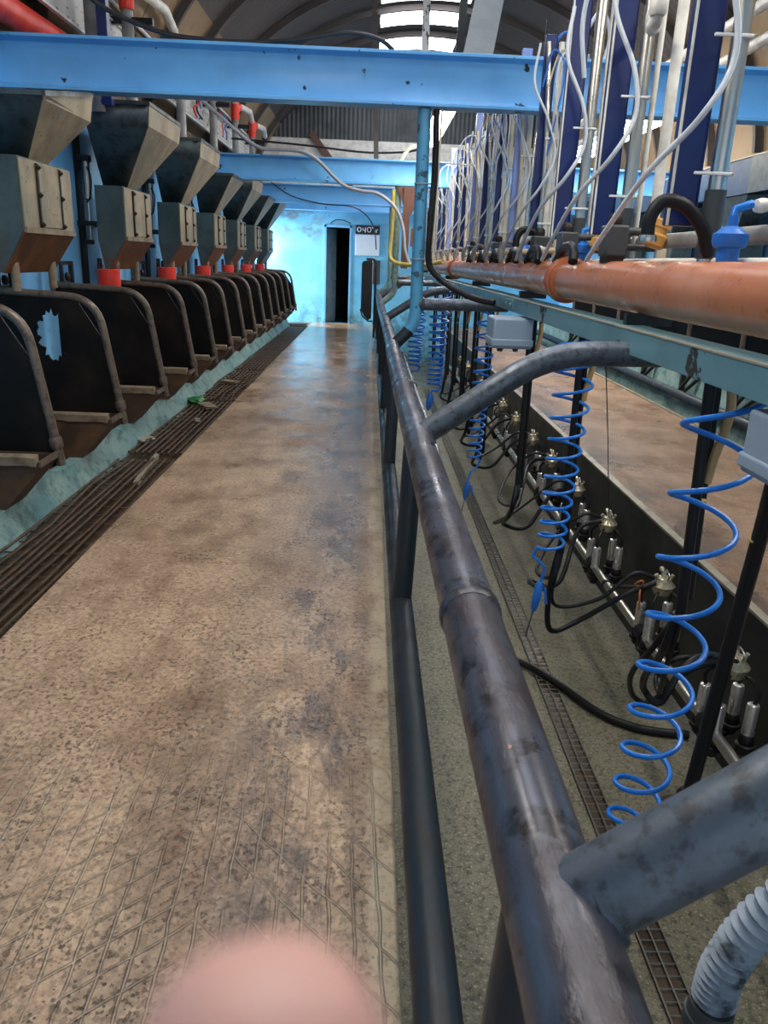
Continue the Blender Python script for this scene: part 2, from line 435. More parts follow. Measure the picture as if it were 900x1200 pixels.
# teal kerb walls under the feed troughs, blue walls above
PY = [4.27 + 1.165*i if i < 4 else 4.27 + 3.495 + 1.055*(i-3) for i in range(14)]
def curb_top(y, on):
    if not on: return .4
    if y < PY[0] - 2.4: return .14
    best = .14
    for p in [PY[0]-2.33, PY[0]-1.165] + PY:
        d = y - p
        if -.2 <= d <= .02: best = .32
        elif .02 < d < .6: best = max(best, .14 + .18*(.5+.5*math.cos(PI*(d-.02)/.58)))
    return best
def curb(sx, on):
    m = MB(); xs = [sx*-1.95+.95*(1-sx), sx*-2.03+.95*(1-sx)]; foot = .07*sx
    n = 420; vs = []
    for i in range(n + 1):
        y = -1.5 + (18.45 + 1.5) * i / n
        w = .012 * math.sin(y * 5.1) + .008 * math.sin(y * 11.7); zt = curb_top(y, on)
        for x, z in ((xs[0]+sx*w+foot, -.13), (xs[0]+sx*w+foot*.8, .02), (xs[0]+sx*w*.6, .1), (xs[0]+sx*w*.6, zt), (xs[1], zt), (xs[1], -.13)): vs.append((x, y, z))
    fs = [(6*i+k, 6*i+(k+1)%6, 6*i+6+(k+1)%6, 6*i+6+k) for i in range(n) for k in range(6)] + [(0,1,2,3,4,5), tuple(6*n+5-k for k in range(6))]
    return m.add(vs, fs)
st('baseboard_left', curb(1, True), 'curb'); st('baseboard_right', curb(-1, False), 'curb')
m = MB(); m.box((-2.7,-1.5,-.9), (-2.03,18.45,.06)); st('floor_manger', m, 'pan')
XL, XR = -2.68, 4.58
m = MB(); m.box((XL-.15,-1.5,-.9), (XL,18.62,2.78)); m.box((XL-.15,18.62,2.15), (XL,YB,2.78)); st('wall_left', m, 'wall')
m = MB(); m.box((XR,-1.5,-.9), (XR+.15,YB,2.78)); st('wall_right', m, 'wall')
# concrete landing in front of the side doorway
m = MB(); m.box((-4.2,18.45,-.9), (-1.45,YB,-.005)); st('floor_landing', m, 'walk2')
# end wall with doorway
m = MB()
m.box((-4.2,YB,-.9), (-1.13,YB+.2,3.05)); m.box((-.57,YB,-.9), (6.0,YB+.2,3.05)); m.box((-1.13,YB,2.21), (-.57,YB+.2,3.05)); m.box((-1.13,YB,-.9), (-.57,YB+.2,0))
st('wall_end', m, 'wall_end')
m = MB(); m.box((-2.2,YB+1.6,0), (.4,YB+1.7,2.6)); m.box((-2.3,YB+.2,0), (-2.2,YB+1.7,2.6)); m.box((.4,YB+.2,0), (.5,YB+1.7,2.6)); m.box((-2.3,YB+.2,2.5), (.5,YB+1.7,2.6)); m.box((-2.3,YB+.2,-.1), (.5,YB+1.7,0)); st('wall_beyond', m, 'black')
d = MB(); d.prism([(-1.125,YB+.14,.01),(-1.125,YB+.10,.01),(-.90,YB+.52,.01),(-.93,YB+.55,.01)], (0,0,2.18)); dd = struct(d.build('door_1', MT['door'], bevel=.006)); 
h = MB(); h.tube([(-.94,YB+.47,1.02),(-.90,YB+.45,1.02),(-.94,YB+.36,1.02)], .012); h.build('door_handle', MT['steel'], dd, origin=(0,0,0))
for o in kids(dd): o['_o'] = [0,0,0]
m = MB(); m.box((-1.17,YB-.02,0), (-1.12,YB,2.26)); m.box((-.57,YB-.02,0), (-.53,YB,2.26)); m.box((-1.17,YB-.02,2.21), (-.53,YB,2.26)); st('trim_1', m, 'wall')
# pale band and grey corrugated gable above the end wall
m = MB(); m.box((-2.9,YB,3.05), (4.9,YB+.12,4.1)); st('wall_end_band', m, 'whitepipe')
def corr_gable():
    m = MB(); n = 420; vs = []
    for i in range(n + 1):
        x = XL - .1 + (XR - XL + .2) * i / n
        a = 1 - ((x - .95) / 3.95) ** 2
        zt = 2.75 + 3.05 * math.sqrt(max(a, .0)) - .02
        y = YB + .05 + .01 * math.sin(x * 2 * PI / .1)
        vs += [(x, y, min(4.08, zt)), (x, y, max(zt, 4.09))]
    return m.add(vs, [(2*i, 2*i+2, 2*i+3, 2*i+1) for i in range(n)])
st('wall_end_gable', corr_gable(), 'gable', ang=60)
# barrel roof: tan lining low down, dark sheets above, daylight panes near the crown, some added
RA, RB, RZ, RC = 3.78, 2.95, 2.75, .95
def arc(t, off=0): return (RC - (RA+off) * math.cos(t), RZ + (RB+off) * math.sin(t))
LIGHTS = [(1.6,2.9),(4.4,5.7),(8.2,9.5),(12.9,13.45),(14.0,15.0),(15.35,16.4),(17.2,18.2)]  # nearer panes are out of view, added to light the parlour
TL0, TL1 = math.radians(75.5), math.radians(98.5)
TA, TB = math.radians(0), math.radians(33.5)
def vault(t0, t1, nt, y0, y1, sgn=1, amp=.0, pitch=.15):
    m = MB(); ny = max(2, int((y1 - y0) / (pitch / 6))) if amp else 2
    for layer, off in ((0, 0.), (1, .05)):
        base = len(m.v); vs = []
        for j in range(ny + 1):
            y = y0 + (y1 - y0) * j / ny
            for i in range(nt + 1):
                t = t0 + (t1 - t0) * i / nt
                x, z = arc(t, off + amp * math.sin(2 * PI * y / pitch)); vs.append((x, y, z))
        q = nt + 1
        m.add(vs, [(j*q+i, j*q+i+1, j*q+q+i+1, j*q+q+i) for j in range(ny) for i in range(nt)])
    return m
st('ceiling_lining_left', vault(TA, TB, 10, -1.5, YB+.1), 'lining')
st('ceiling_lining_right', vault(PI-TB, PI-TA, 10, -1.5, YB+.1), 'lining')
AM = .006
for k, (t0, t1, nt) in enumerate(((TB, TL0, 10), (TL1, PI - TB, 14))):
    st('ceiling' if k == 0 else 'ceiling_far_slope', vault(t0, t1, nt, -1.5, YB+.1, amp=AM), 'roof', ang=70)
prev = -1.5; cr = MB(); wi = 0
for a, b in LIGHTS + [(YB+.1, YB+.1)]:
    if a > prev:
        q = vault(TL0, TL1, 12, prev, a, amp=AM); cr.add(q.v, q.f)
    if b > a:
        wi += 1; st('window_%d' % wi, vault(TL0 + .002, TL1 - .002, 12, a, b), 'skylight')
    prev = b
st('ceiling_crown', cr, 'roof', ang=70)
for k, y in enumerate((2.2, 3.8, 7.1, 10.3, 11.7, 13.7, 15.17, 16.8, 18.6)):
    m = MB(); vs = []; n = 40
    for i in range(n + 1):
        t = PI * .02 + PI * .96 * i / n
        for off, dy in ((-.02, -.035), (-.02, .035), (-.11, .035), (-.11, -.035)):
            x, z = arc(t, off); vs.append((x, y + dy, z))
    m.add(vs, [(4*i+c, 4*i+(c+1)%4, 4*i+4+(c+1)%4, 4*i+4+c) for i in range(n) for c in range(4)] + [(0,1,2,3), (4*n+3,4*n+2,4*n+1,4*n)])
    st('trim_%d' % (k + 2), m, 'roof')

# near end wall behind the camera, unseen, added to limit fill light, its doorway letting some in
m = MB(); m.box((XL-.2,-1.7,-.9), (-1.9,-1.5,5.9)); m.box((2.6,-1.7,-.9), (XR+.2,-1.5,5.9)); m.box((-1.9,-1.7,2.7), (2.6,-1.5,5.9)); m.box((-1.9,-1.7,-1.0),(2.6,-1.5,-.85)); st('wall_near', m, 'wall')
# ------------------------------------------------------------------ roof beams
def ibeam(y, z0, x0, x1, label, h=.345, wf=.17):
    m = MB(); t = .022; r = .018
    prof = [(-wf/2,0),(wf/2,0),(wf/2,t),(r,t+r),(.009,t+2*r),(.009,h-t-2*r),(r,h-t-r),(wf/2,h-t),(wf/2,h),(-wf/2,h),(-wf/2,h-t),(-r,h-t-r),(-.009,h-t-2*r),(-.009,t+2*r),(-r,t+r),(-wf/2,t)]
    m.prism([(x0, y + a, z0 + b) for a, b in prof], (x1 - x0, 0, 0))
    return tag(m.build('steel_beam', MT['beam'], origin=((x0+x1)/2, y, z0), bevel=.003), label, 'beam', 'blue beams spanning the parlour', 'thing')
BEAMS = [6.19, 12.3, 16.2, 19.25]
ibeam(6.19, 2.555, XL, XR, 'nearest and largest-looking blue steel beam crossing the whole width overhead')
ibeam(12.3, 2.55, XL, XR, 'second blue steel beam overhead, with a grey cable drooping across it')
ibeam(16.2, 2.50, XL, XR, 'third blue steel beam overhead, just above the far feed hoppers')
ibeam(19.25, 2.55, XL, XR, 'last blue steel beam, lying against the pale blue end wall')

# ------------------------------------------------------------------ feed stalls on the left
def partition(hole=False):
    r = thing('stall_partition', (0,0,0), '', 'stall partition', 'stall partitions along the left wall')
    # side view profile in (x, z): out from the wall, round the corner, down to the kerb
    f = fillet([(-2.62,0,1.215), (-1.86,0,1.185), (-1.725,0,.33)], .2, 8)
    fr = MB(); fr.tube(f, .026, 10)
    fr.build('tube_frame', MT['tubeframe'], r)
    rp = MB(); rp.tube([(-2.6,0,1.12), (-2.6,0,1.42)], .024, 8); rp.build('rear_post', MT['tubeframe'], r)
    cl = MB(); cl.lathe([(.034,-.03),(.036,-.02),(.036,.02),(.034,.03)], (-1.745,0,.46), (.155,0,-.99), 10); cl.tube([(-1.745,-.05,.46),(-1.745,.05,.46)], .008, 6); cl.build('clamp', MT['tubeframe'], r)
    pn = MB(); t = .012
    out = [(-2.58,.37), (-1.757,.37), (-1.845,.93), (-1.99,1.165), (-2.58,1.19)]
    if not hole:
        pn.prism([(x, -t/2, z) for x, z in out], (0, t, 0))
    else:
        # a ragged hole torn through the board: ring of quads between outline and hole
        rnd = random.Random(3); n = 40; cx, cz = -2.17, .93
        hole_pts = []
        for k in range(n):
            a = 2*PI*k/n; rr = 1 + .22*rnd.uniform(-1, 1)
            hole_pts.append((cx + .1*rr*math.cos(a), cz + .15*rr*math.sin(a)))
        def hit(a):
            dx, dz = math.cos(a), math.sin(a); best = 9
            for (x1, z1), (x2, z2) in zip(out, out[1:] + out[:1]):
                den = dx*(z2-z1) - dz*(x2-x1)
                if abs(den) < 1e-9: continue
                s = ((x1-cx)*(z2-z1) - (z1-cz)*(x2-x1))/den; u = ((x1-cx)*dz - (z1-cz)*dx)/den
                if s > 0 and -1e-6 <= u <= 1+1e-6: best = min(best, s)
            return (cx + dx*best, cz + dz*best)
        ang = [2*PI*k/n for k in range(n)]
        ca = [math.atan2(z-cz, x-cx) % (2*PI) for x, z in out]
        for a in ca:                       # snap rays to the corners so the outline stays true
            k = min(range(n), key=lambda q: abs((ang[q]-a+PI) % (2*PI) - PI)); ang[k] = a
        ov = [hit(a) for a in ang]
        for s in (-t/2, t/2):
            vs = [(x, s, z) for x, z in ov] + [(x, s, z) for x, z in hole_pts]
            pn.add(vs, [(k, (k+1) % n, n+(k+1) % n, n+k) for k in range(n)])
        pn.add([(x, s, z) for s in (-t/2, t/2) for x, z in hole_pts], [(k, (k+1) % n, n+(k+1) % n, n+k) for k in range(n)])
        pn.add([(x, s, z) for s in (-t/2, t/2) for x, z in ov], [(k, (k+1) % n, n+(k+1) % n, n+k) for k in range(n)])
    pn.build('board', MT['panel'], r)
    return r
proto = None
for i, y in enumerate(PY):
    if i == 1:
        o = partition(True); o.location = (0, y, 0)
        o['label'] = 'black stall partition in a tube frame with a ragged hole torn through its board'
    else:
        if proto is None: o = proto = partition(); o.location = (0, y, 0)
        else: o = dup(proto, (0, y, 0))
        o['label'] = ('black stall partition at the left picture edge, nearest of the row' if i == 0 else
                      'black stall partition in tube frame, %s of the left row from the camera' % ORD[i] if i < 13 else
                      'farthest black stall partition of the left row, by the pale blue wall')
# troughs between the partitions
def trough():
    """trough end under each partition: near side sheet with a worn lip, nose sloping back to the kerb"""
    r = thing('feed_trough', (0,0,0), '', 'feed trough', 'feed troughs along the left kerb')
    m = MB(); d = .27
    out = [(-2.6,.405), (-1.735,.405), (-1.765,.34), (-1.955,.125), (-2.5,.115)]
    inn = [(-2.57,.405), (-1.765,.405), (-1.79,.35), (-1.965,.15), (-2.47,.14)]
    vs = [(x,-d,z) for x, z in out] + [(x,-.015,z) for x, z in out] + [(x,-d+.03,z) for x, z in inn] + [(x,-.04,z) for x, z in inn]
    fs = [(0,1,2,3,4), (5,6,7,8,9), (10,11,12,13,14), (15,16,17,18,19)]
    fs += [(k, k+1, k+6, k+5) for k in range(1, 4)] + [(4,0,5,9)] + [(10+k, 11+k, 16+k, 15+k) for k in range(1, 4)] + [(14,10,15,19)]
    fs += [(0,1,11,10), (1,6,16,11), (6,5,15,16), (5,0,10,15)]
    m.add(vs, fs); m.build('trough_shell', MT['pan'], r)
    lp = MB(); rnd = random.Random(5); n = 16; vs = []
    for i in range(n + 1):
        x = -2.58 + (.83) * i / n; e = rnd.uniform(-.006, .006)
        for y, z in ((-d-.012+e*.5, .395+e), (-d-.012+e*.5, .44+e*.5), (-d+.035, .45), (-d+.035, .40)): vs.append((x, y, z))
    lp.add(vs, [(4*i+k, 4*i+(k+1)%4, 4*i+4+(k+1)%4, 4*i+4+k) for i in range(n) for k in range(4)] + [(0,1,2,3), (4*n+3,4*n+2,4*n+1,4*n)])
    lp.build('front_lip', MT['lip'], r)
    q = MB(); q.bar((-1.735,-d,.40), (-1.735,-.01,.40), .02, .03); q.build('nose_rim', MT['tubeframe'], r)
    return r
t0 = trough()
for i, y in enumerate(PY):
    o = t0 if i == 0 else dup(t0); o.location = (0, y, 0)
    o['label'] = ('rusty feed trough at the left picture edge, nearest of the row' if i == 0 else
                  'rusty feed trough with worn pale lip, %s from the camera along the left kerb' % ORD[i])
# feed boxes with hoppers above and red drop tubes below
BX = [6.05, 8.15, 10.2, 12.2, 14.1, 16.0, 17.85]
def feed_box():
    r = thing('feed_box', (0,0,0), '', 'feed box', 'metal feed boxes along the left wall')
    W = .86; xf, xb = -2.2, -2.44
    m = MB()
    m.hexa([(-2.40,-W+.02,1.335), (-2.36,-W+.02,1.335), (-2.36,-.04,1.335), (-2.40,-.04,1.335), (xb,-W,1.59), (xf,-W,1.59), (xf,0,1.59), (xb,0,1.59)])
    m.box((xb,-W,1.588), (xf,0,2.03)); m.build('casing', MT['box'], r)
    cs = MB(); cs.prism([(xf+.002,-W+.003,1.588), (xf+.002,-.003,1.588), (-2.358,-.04,1.334), (-2.358,-W+.02,1.334)], (.004,0,-.004)); cs.build('sloping_base', MT['rust'], r)
    fp = MB(); fp.box((xf-.001,-W+.01,1.6), (xf+.012,-.01,2.02)); fp.build('front_plate', MT['feeder'], r, bevel=.003)
    sp = MB(); sp.box((xf+.010,-W+.25,1.625), (xf+.02,-.24,2.005)); sp.build('slide_plate', MT['feeder'], r, bevel=.002)
    for y in (-W+.25, -.24):
        rl = MB(); rl.box((xf+.01,y-.013,1.62), (xf+.026,y+.013,2.01)); rl.build('slide_rail', MT['bolt'], r, bevel=.003)
        for z in (1.64, 1.82, 1.985):
            b = MB(); b.lathe([(.017,0),(.017,.012),(.008,.014),(.008,.022)], (xf+.024,y,z), (1,0,0), 8); b.build('bolt', MT['bolt'], r)
    bt = MB(); bt.bar((xf+.008,-W+.01,1.60), (xf+.008,-.01,1.60), .03, .035); bt.build('lower_strip', MT['lip'], r)
    for y in (-W+.12, -.13):
        sp = MB(); sp.tube([(-2.33,y,1.40), (-2.33,y,1.22)], .028, 10); sp.build('outlet_stub', MT['lip'], r)
    for y in (-W+.2, -.2):
        hb = MB(); hb.box((XL+.003,y-.02,1.7), (xb+.01,y+.02,1.74)); hb.build('wall_bracket', MT['darksteel'], r)
    return r
fb = feed_box()
def hopper(zt=2.68, half=.56, ct=-.33, slant=0):
    r = thing('feed_hopper', (0,0,0), '', 'feed hopper', 'sheet metal feed hoppers along the left wall')
    a = MB(); c = -.43
    zs = zt - (.17 if zt > 2.6 else .03)
    f = (zs - 2.03) / (2.51 - 2.03)
    hm = .15 + (half - .02 - .15) * f; cm = c + (ct - c) * f; xm = -2.25 + (.30) * f
    lo = [(-2.45,c-.15,2.032), (-2.25,c-.15,2.03), (-2.25,c+.15,2.03), (-2.45,c+.15,2.03)]
    mid = [(-2.47,cm-hm,zs), (xm,cm-hm,zs), (xm,cm+hm,zs), (-2.47,cm+hm,zs)]
    z2 = zt + slant                # the first one is cut on a slant to clear the beam
    hi = [(-2.47,cm-hm-.03,zt), (xm+.02,cm-hm-.03,zt), (xm+.02,cm+hm+.03,z2), (-2.47,cm+hm+.03,z2)]
    vs = lo + mid + hi
    a.add(vs, [(4*i+k, 4*i+(k+1)%4, 4*i+4+(k+1)%4, 4*i+4+k) for i in (0,1) for k in range(4)])
    th = a.build('funnel', MT['hopper'], r)
    so = th.modifiers.new('sheet', 'SOLIDIFY'); so.thickness = .008
    fp = MB()                                   # tan weathered front sheet over the sloping face
    q = [Vector(lo[1])+Vector((.004,0,0)), Vector(lo[2])+Vector((.004,0,0)), Vector(mid[2])+Vector((.004,0,0)), Vector(mid[1])+Vector((.004,0,0))]
    q2 = [Vector(mid[1])+Vector((.004,0,0)), Vector(mid[2])+Vector((.004,0,0)), Vector(hi[2])+Vector((.004,0,0)), Vector(hi[1])+Vector((.004,0,0))]
    fp.prism(q, (.006,0,0)); fp.prism(q2, (.006,0,0)); fp.build('front_sheet', MT['feeder'], r)
    rim = MB()
    for p, s in zip(hi, hi[1:] + hi[:1]): rim.bar(p, s, .03, .03)
    rim.build('rim', MT['hopper'], r)
    return r
h_std, h_low, h_first = hopper(), hopper(2.53, .5), hopper(2.385, .56, -.32, .155)
used = {'s': 0, 'l': 0}
def red_tube():
    m = MB(); m.lathe([(.085,.25),(.1,.3),(.1,1.27),(.1,1.33),(.09,1.335)], (0,0,0), (0,0,1), 20)
    return m.build('drop_tube', MT['red'])
rt = None; rodp = None
for i, y in enumerate(BX):
    pos = ['nearest, at the left picture edge', 'second from the camera', 'third from the camera', 'fourth from the camera', 'fifth from the camera', 'sixth from the camera', 'last of the row'][i]
    o = fb if i == 0 else dup(fb); o.location = (0, y, 0); o['label'] = 'grey feed box with rusty base on left wall, ' + pos
    low = any(y-.95 < b+.1 and y+.3 > b-.1 for b in BEAMS)
    src = h_low if low else h_std; k = 'l' if low else 's'
    o = h_first if i == 0 else src if not used[k] else dup(src); used[k] = used[k] or i > 0; o.location = (0, y, 0)
    o['label'] = 'tapering metal hopper above the feed box, ' + pos
    if i:
        if rt is None: rt = o = red_tube()
        else: o = dup(rt)
        o.location = (-2.36, y-.86-.02, 0)
        tag(o, 'red plastic drop tube under the feed box, box ' + pos, 'tube', 'red drop tubes under the feed boxes', 'thing')
    # steel ram on a dark backing strip between the boxes
    if i < 5:
        if rodp is None:
            rodp = thing('gate_ram', (0,0,0), '', 'ram', 'steel rams on the left wall')
            q = MB(); q.box((XL+.002,-.05,.5), (XL+.03,.06,2.5)); q.build('backing_strip', MT['rubber'], rodp)
            q = MB(); q.lathe([(.02,0),(.034,.01),(.034,.33),(.02,.34)], (XL+.09,.0,1.92), (0,0,1), 14); q.build('cylinder', MT['steel'], rodp)
            q = MB(); q.tube([(XL+.09,0,1.95),(XL+.09,0,1.55)], .011, 8); q.build('rod', MT['steel'], rodp)
            q = MB(); q.box((XL+.02,-.045,2.24), (XL+.13,.045,2.29)); q.build('upper_bracket', MT['darksteel'], rodp, bevel=.004)
            q = MB(); q.box((XL+.02,-.03,1.54), (XL+.11,.03,1.58)); q.build('lower_bracket', MT['darksteel'], rodp, bevel=.004)
            q = MB(); q.tube(spline([(XL+.1,-.02,2.2),(XL+.16,-.09,2.1),(XL+.14,-.08,1.95),(XL+.09,-.03,1.9)], 6), .007, 6); q.build('air_line', MT['blackcable'], rodp)
            o = rodp
        else: o = dup(rodp)
        o.location = (0, y+1.5, 0)
        o['label'] = 'steel ram on black wall strip between feed boxes, %s from the camera' % ORD[i]
# H-shaped stall head gates seen between boxes
hg = None
for i, y in enumerate(PY[:7]):
    if hg is None:
        hg = thing('head_bracket', (0,0,0), '', 'bracket', 'small dark wall brackets behind the stalls')
        q = MB(); q.bar((-2.6,.2,1.16),(-2.6,.2,1.38),.03,.03); q.bar((-2.6,.42,1.16),(-2.6,.42,1.38),.035,.035); q.bar((-2.6,.19,1.38),(-2.6,.44,1.38),.03,.03); q.build('frame', MT['darksteel'], hg, bevel=.003)
        q = MB(); q.lathe([(.035,0),(.035,.02),(.02,.03)], (-2.59,.27,1.27), (1,0,0), 10); q.build('knob', MT['bolt'], hg)
        q = MB(); q.box((XL+.002,.18,1.2),(-2.6,.44,1.23)); q.build('stay', MT['darksteel'], hg)
        o = hg
    else: o = dup(hg)
    o.location = (0, y, 0); o['label'] = 'small dark wall bracket behind the stall partitions, %s from the camera' % ORD[i]

# ------------------------------------------------------------------ gutter grates
def grate(y0, y1, tilt=0, bent=0):
    m = MB(); x0, x1 = -1.875, -1.47; rnd = random.Random(int(y0*10)); n = 9
    for k in range(n):
        x = x0 + (x1 - x0) * k / (n - 1); pts = []
        for j in range(7):
            y = y0 + (y1 - y0) * j / 6
            pts.append((x + rnd.uniform(-.004,.004) * (1+bent*3), y, -.012 + rnd.uniform(-.003,.003)*(1+bent*4)))
        m.tube(pts, .008, 6)
    y = y0 + .03
    while y < y1:
        m.tube([(x0-.005, y, -.026), (x1+.005, y+rnd.uniform(-.01,.01), -.026)], .005, 5); y += .16
    cx, cy = (x0+x1)/2, (y0+y1)/2
    o = m.build('gutter_grate', MT['grate'], origin=(cx, cy, -.018))
    o.rotation_euler = (0, tilt, 0); return o
ys = [1.2, 5.95, 8.4, 10.85, 13.3, 15.75, 18.2]
for i, (a, b) in enumerate(zip(ys, ys[1:])):
    o = grate(a + .02, b - (.08 if i != 0 else .2), 0, [1,0,1,0,0,0][i])
    tag(o, ['long rusty bar grate over the gutter, nearest, ending at the black gap',
            'rusty bar grate just beyond the black gap, littered with debris', 'rusty bar grate over the gutter, third from the camera', 'rusty bar grate over the gutter, fourth from the camera',
            'rusty bar grate over the gutter, fifth from the camera', 'rusty bar grate over the gutter, last before the pale end wall'][i], 'grate', 'rusty gutter grates', 'thing')
m = MB()
for k in range(9): m.box((-1.98+.055*k,18.5,-.002), (-1.95+.055*k,19.0,.014))
for k in range(4): m.box((-1.98,18.5+.16*k,-.004), (-1.51,18.52+.16*k,.012))
tag(m.build('drain_cover', MT['darksteel'], origin=(-1.75,18.75,0)), 'small dark drain cover on the wet floor at the foot of the end wall', 'drain cover', kind='thing')
# debris on the grates
rnd = random.Random(11)
m = MB(); bm = bmesh.new(); bmesh.ops.create_icosphere(bm, subdivisions=3, radius=.09)
for v in bm.verts: v.co *= 1 + .3 * noise.noise(v.co * 22); v.co.z *= .45
m.add([v.co + Vector((-1.82, 8.15, .025)) for v in bm.verts], [[v.index for v in f.verts] for f in bm.faces]); bm.free()
tag(m.build('plastic_scrap', MT['green'], origin=(-1.82,8.15,0)), 'crumpled green plastic scrap lying on the gutter grate', 'scrap', kind='thing')
def slab(loc, sx, sy, sz, rz, name, mat, label):
    m = MB(); bm = bmesh.new(); bmesh.ops.create_cube(bm, size=1); bmesh.ops.subdivide_edges(bm, edges=bm.edges[:], cuts=3, use_grid_fill=True)
    for v in bm.verts: v.co = Vector((v.co.x*sx, v.co.y*sy, v.co.z*sz)) * (1 + .25*noise.noise(v.co*5 + Vector(loc)))
    R = Matrix.Rotation(rz, 4, 'Z'); m.add([R @ v.co + Vector(loc) for v in bm.verts], [[v.index for v in f.verts] for f in bm.faces]); bm.free()
    tag(m.build(name, MT[mat], origin=loc, bevel=0), label, 'debris', 'debris on the gutter grates', 'thing')
slab((-1.66,7.95,.01), .12, .3, .02, .5, 'wood_scrap', 'lip', 'flat pale wood scrap on the grate beside the green plastic scrap')
slab((-1.86,6.35,.01), .09, .16, .02, -.4, 'stone_chip', 'edge', 'pale chip on the gutter grate against the teal kerb')
slab((-1.6,7.2,.01), .05, .06, .03, .3, 'stone_chip', 'edge', 'small white lump on the gutter grate near the walkway edge')
slab((-1.72,9.6,.01), .14, .2, .02, 1.1, 'straw_clump', 'lip', 'straw clump across the grate beyond the green plastic scrap')
slab((-1.62,5.55,-.03), .035, .8, .04, .08, 'loose_bar', 'edge', 'loose grey flat bar by the black gap in the gutter grate')
slab((-2.28,4.62,.30), .2, .24, .14, .4, 'feed_lump', 'lip', 'pale feed lump in the trough behind the torn partition')
# ------------------------------------------------------------------ guard rail along the pit edge
RX, RZc, RR = .207, .87, .054
gr = thing('guard_rail', (.2,0,0), 'long dark pipe guard rail between the walkway and the pit', 'guard rail')
def wob(y): return .006*math.sin(y*.9+1), .008*math.sin(y*.6)
m = MB(); pts = []
for j in range(70):
    y = .12 + 17.4*j/69; a, b = wob(y); pts.append((RX+a-.006*y, y, RZc+b*.6))
RAILX = lambda y: RX + wob(y)[0] - .006*y
m.tube(pts, RR, 20)
m.build('top_rail', MT['rail'], gr)
for y in (1.32, 4.0, 7.6, 11.2):
    q = MB(); q.lathe([(RR+.001,-.02),(RR+.005,-.012),(RR+.005,.012),(RR+.001,.02)], (RAILX(y), y, RZc+wob(y)[1]*.6), (-.006,1,0), 20); q.build('weld_sleeve', MT['rail'], gr)
m = MB(); m.tube([(.165-.003*j, .1+.9*j, .2) for j in range(20)], .046, 16); m.build('lower_rail', MT['post_low'], gr)
for y in (.64, 2.82, 4.95, 6.95, 9.1, 11.2, 13.4, 15.4, 17.2):
    q = MB(); x = RAILX(y); q.tube([(.165-.003*y, y, .2), (x-.012, y, RZc-.02)], .04, 14); q.build('post', MT['post_low'], gr)
def arm(y, far=False):
    x = RAILX(y); z = RZc + .0
    p = [(x+.01, y, z+.015), (x+.38, y, z+.30), (1.04, y, 1.208 if not far else 1.19)]
    p = [(x+.01, y, z+.01), (.655, y, 1.205), (1.06, y, 1.212)]
    q = MB(); q.tube(fillet(p, .17, 8), .045, 18); q.lathe([(.046,0),(.052,.006),(.046,.018)], (x+.036, y, z+.02), (.88,0,.47), 18)
    q.build('brace_arm', MT['arm'], gr)
for y in (.62, 2.84, 9.0, 14.3): arm(y)
# thin conduit clipped to the pit side of the rail
cd = thing('conduit', (.285,3,.8), 'thin bright conduit clipped along the pit side of the dark guard rail', 'conduit')
q = MB(); q.tube([(RAILX(1.9)+.035,1.9,.80),(RAILX(2.4)+.066,2.4,.82)]+[(RAILX(y)+.078, y, .835) for y in (3,4,5,6)], .012, 10); q.build('tube', MT['steel'], cd)
for y in (3.2, 4.4, 5.7):
    q = MB(); q.lathe([(.02,-.02),(.024,-.015),(.024,.015),(.02,.02)], (RAILX(y)+.078, y, .835), (0,1,0), 12); q.box((RAILX(y)+.04, y-.012, .825), (RAILX(y)+.078, y+.012, .845)); q.build('clip', MT['arm'], cd)

# posts carrying the beams, bent out of the rail
def bentpost(y, mat, label, tube_to=True):
    x = RAILX(y)
    r = thing('support_post', (x, y, .8), label, 'post', 'bent posts between guard rail and beams')
    path = fillet([(x+.01, y, RZc), (.345, y, 1.03), (.34, y, 2.55)], .12, 8)
    q = MB(); q.tube([p for p in path if p.z > .985], .048, 18); q.build('upper_pipe', MT[mat], r)
    q = MB(); q.tube([p for p in path if p.z <= .99] + [next(p for p in path if p.z > .985)], .047, 18); q.build('lower_bend', MT['post_low'] if mat == 'bluepost' else MT[mat], r)
    if tube_to:
        q = MB(); q.tube([(.36, y, 1.19), (1.06, y, 1.2)], .045, 16); q.lathe([(.05,0),(.058,.01),(.05,.025)], (.385,y,1.19), (1,0,0), 16); q.build('cross_tube', MT['arm'], r)
    return r
bentpost(6.19, 'bluepost', 'pale blue steel post bent out of the guard rail up to the nearest blue beam')
bentpost(12.3, 'curb', 'teal steel post bent out of the guard rail up to the second blue beam')
bentpost(16.2, 'curb', 'far teal post bent out of the guard rail near its end')
# dark rubber flap gate at the rail's far end
g = thing('swing_gate', (-.1,15.2,.1), 'dark upright flap gate at the far end of the guard rail', 'gate')
q = MB(); q.prism([(-.2,15.0,.62),(-.2,15.0,1.44),(-.17,15.0,1.48),(-.02,15.0,1.5),(.0,15.0,1.46),(.0,15.0,.46),(-.06,15.0,.42),(-.14,15.0,.5)], (0,.03,0)); q.build('flap', MT['darksteel'], g)
q = MB(); q.tube(fillet([(.06,15.02,.1),(.06,15.02,1.52),(-.12,15.02,1.52)], .1, 6), .025, 10); q.tube([(-.21,15.03,.62),(-.17,15.03,.5),(-.06,15.03,.4),(.03,15.03,.4)], .014, 8); q.build('frame', MT['post_low'], g)

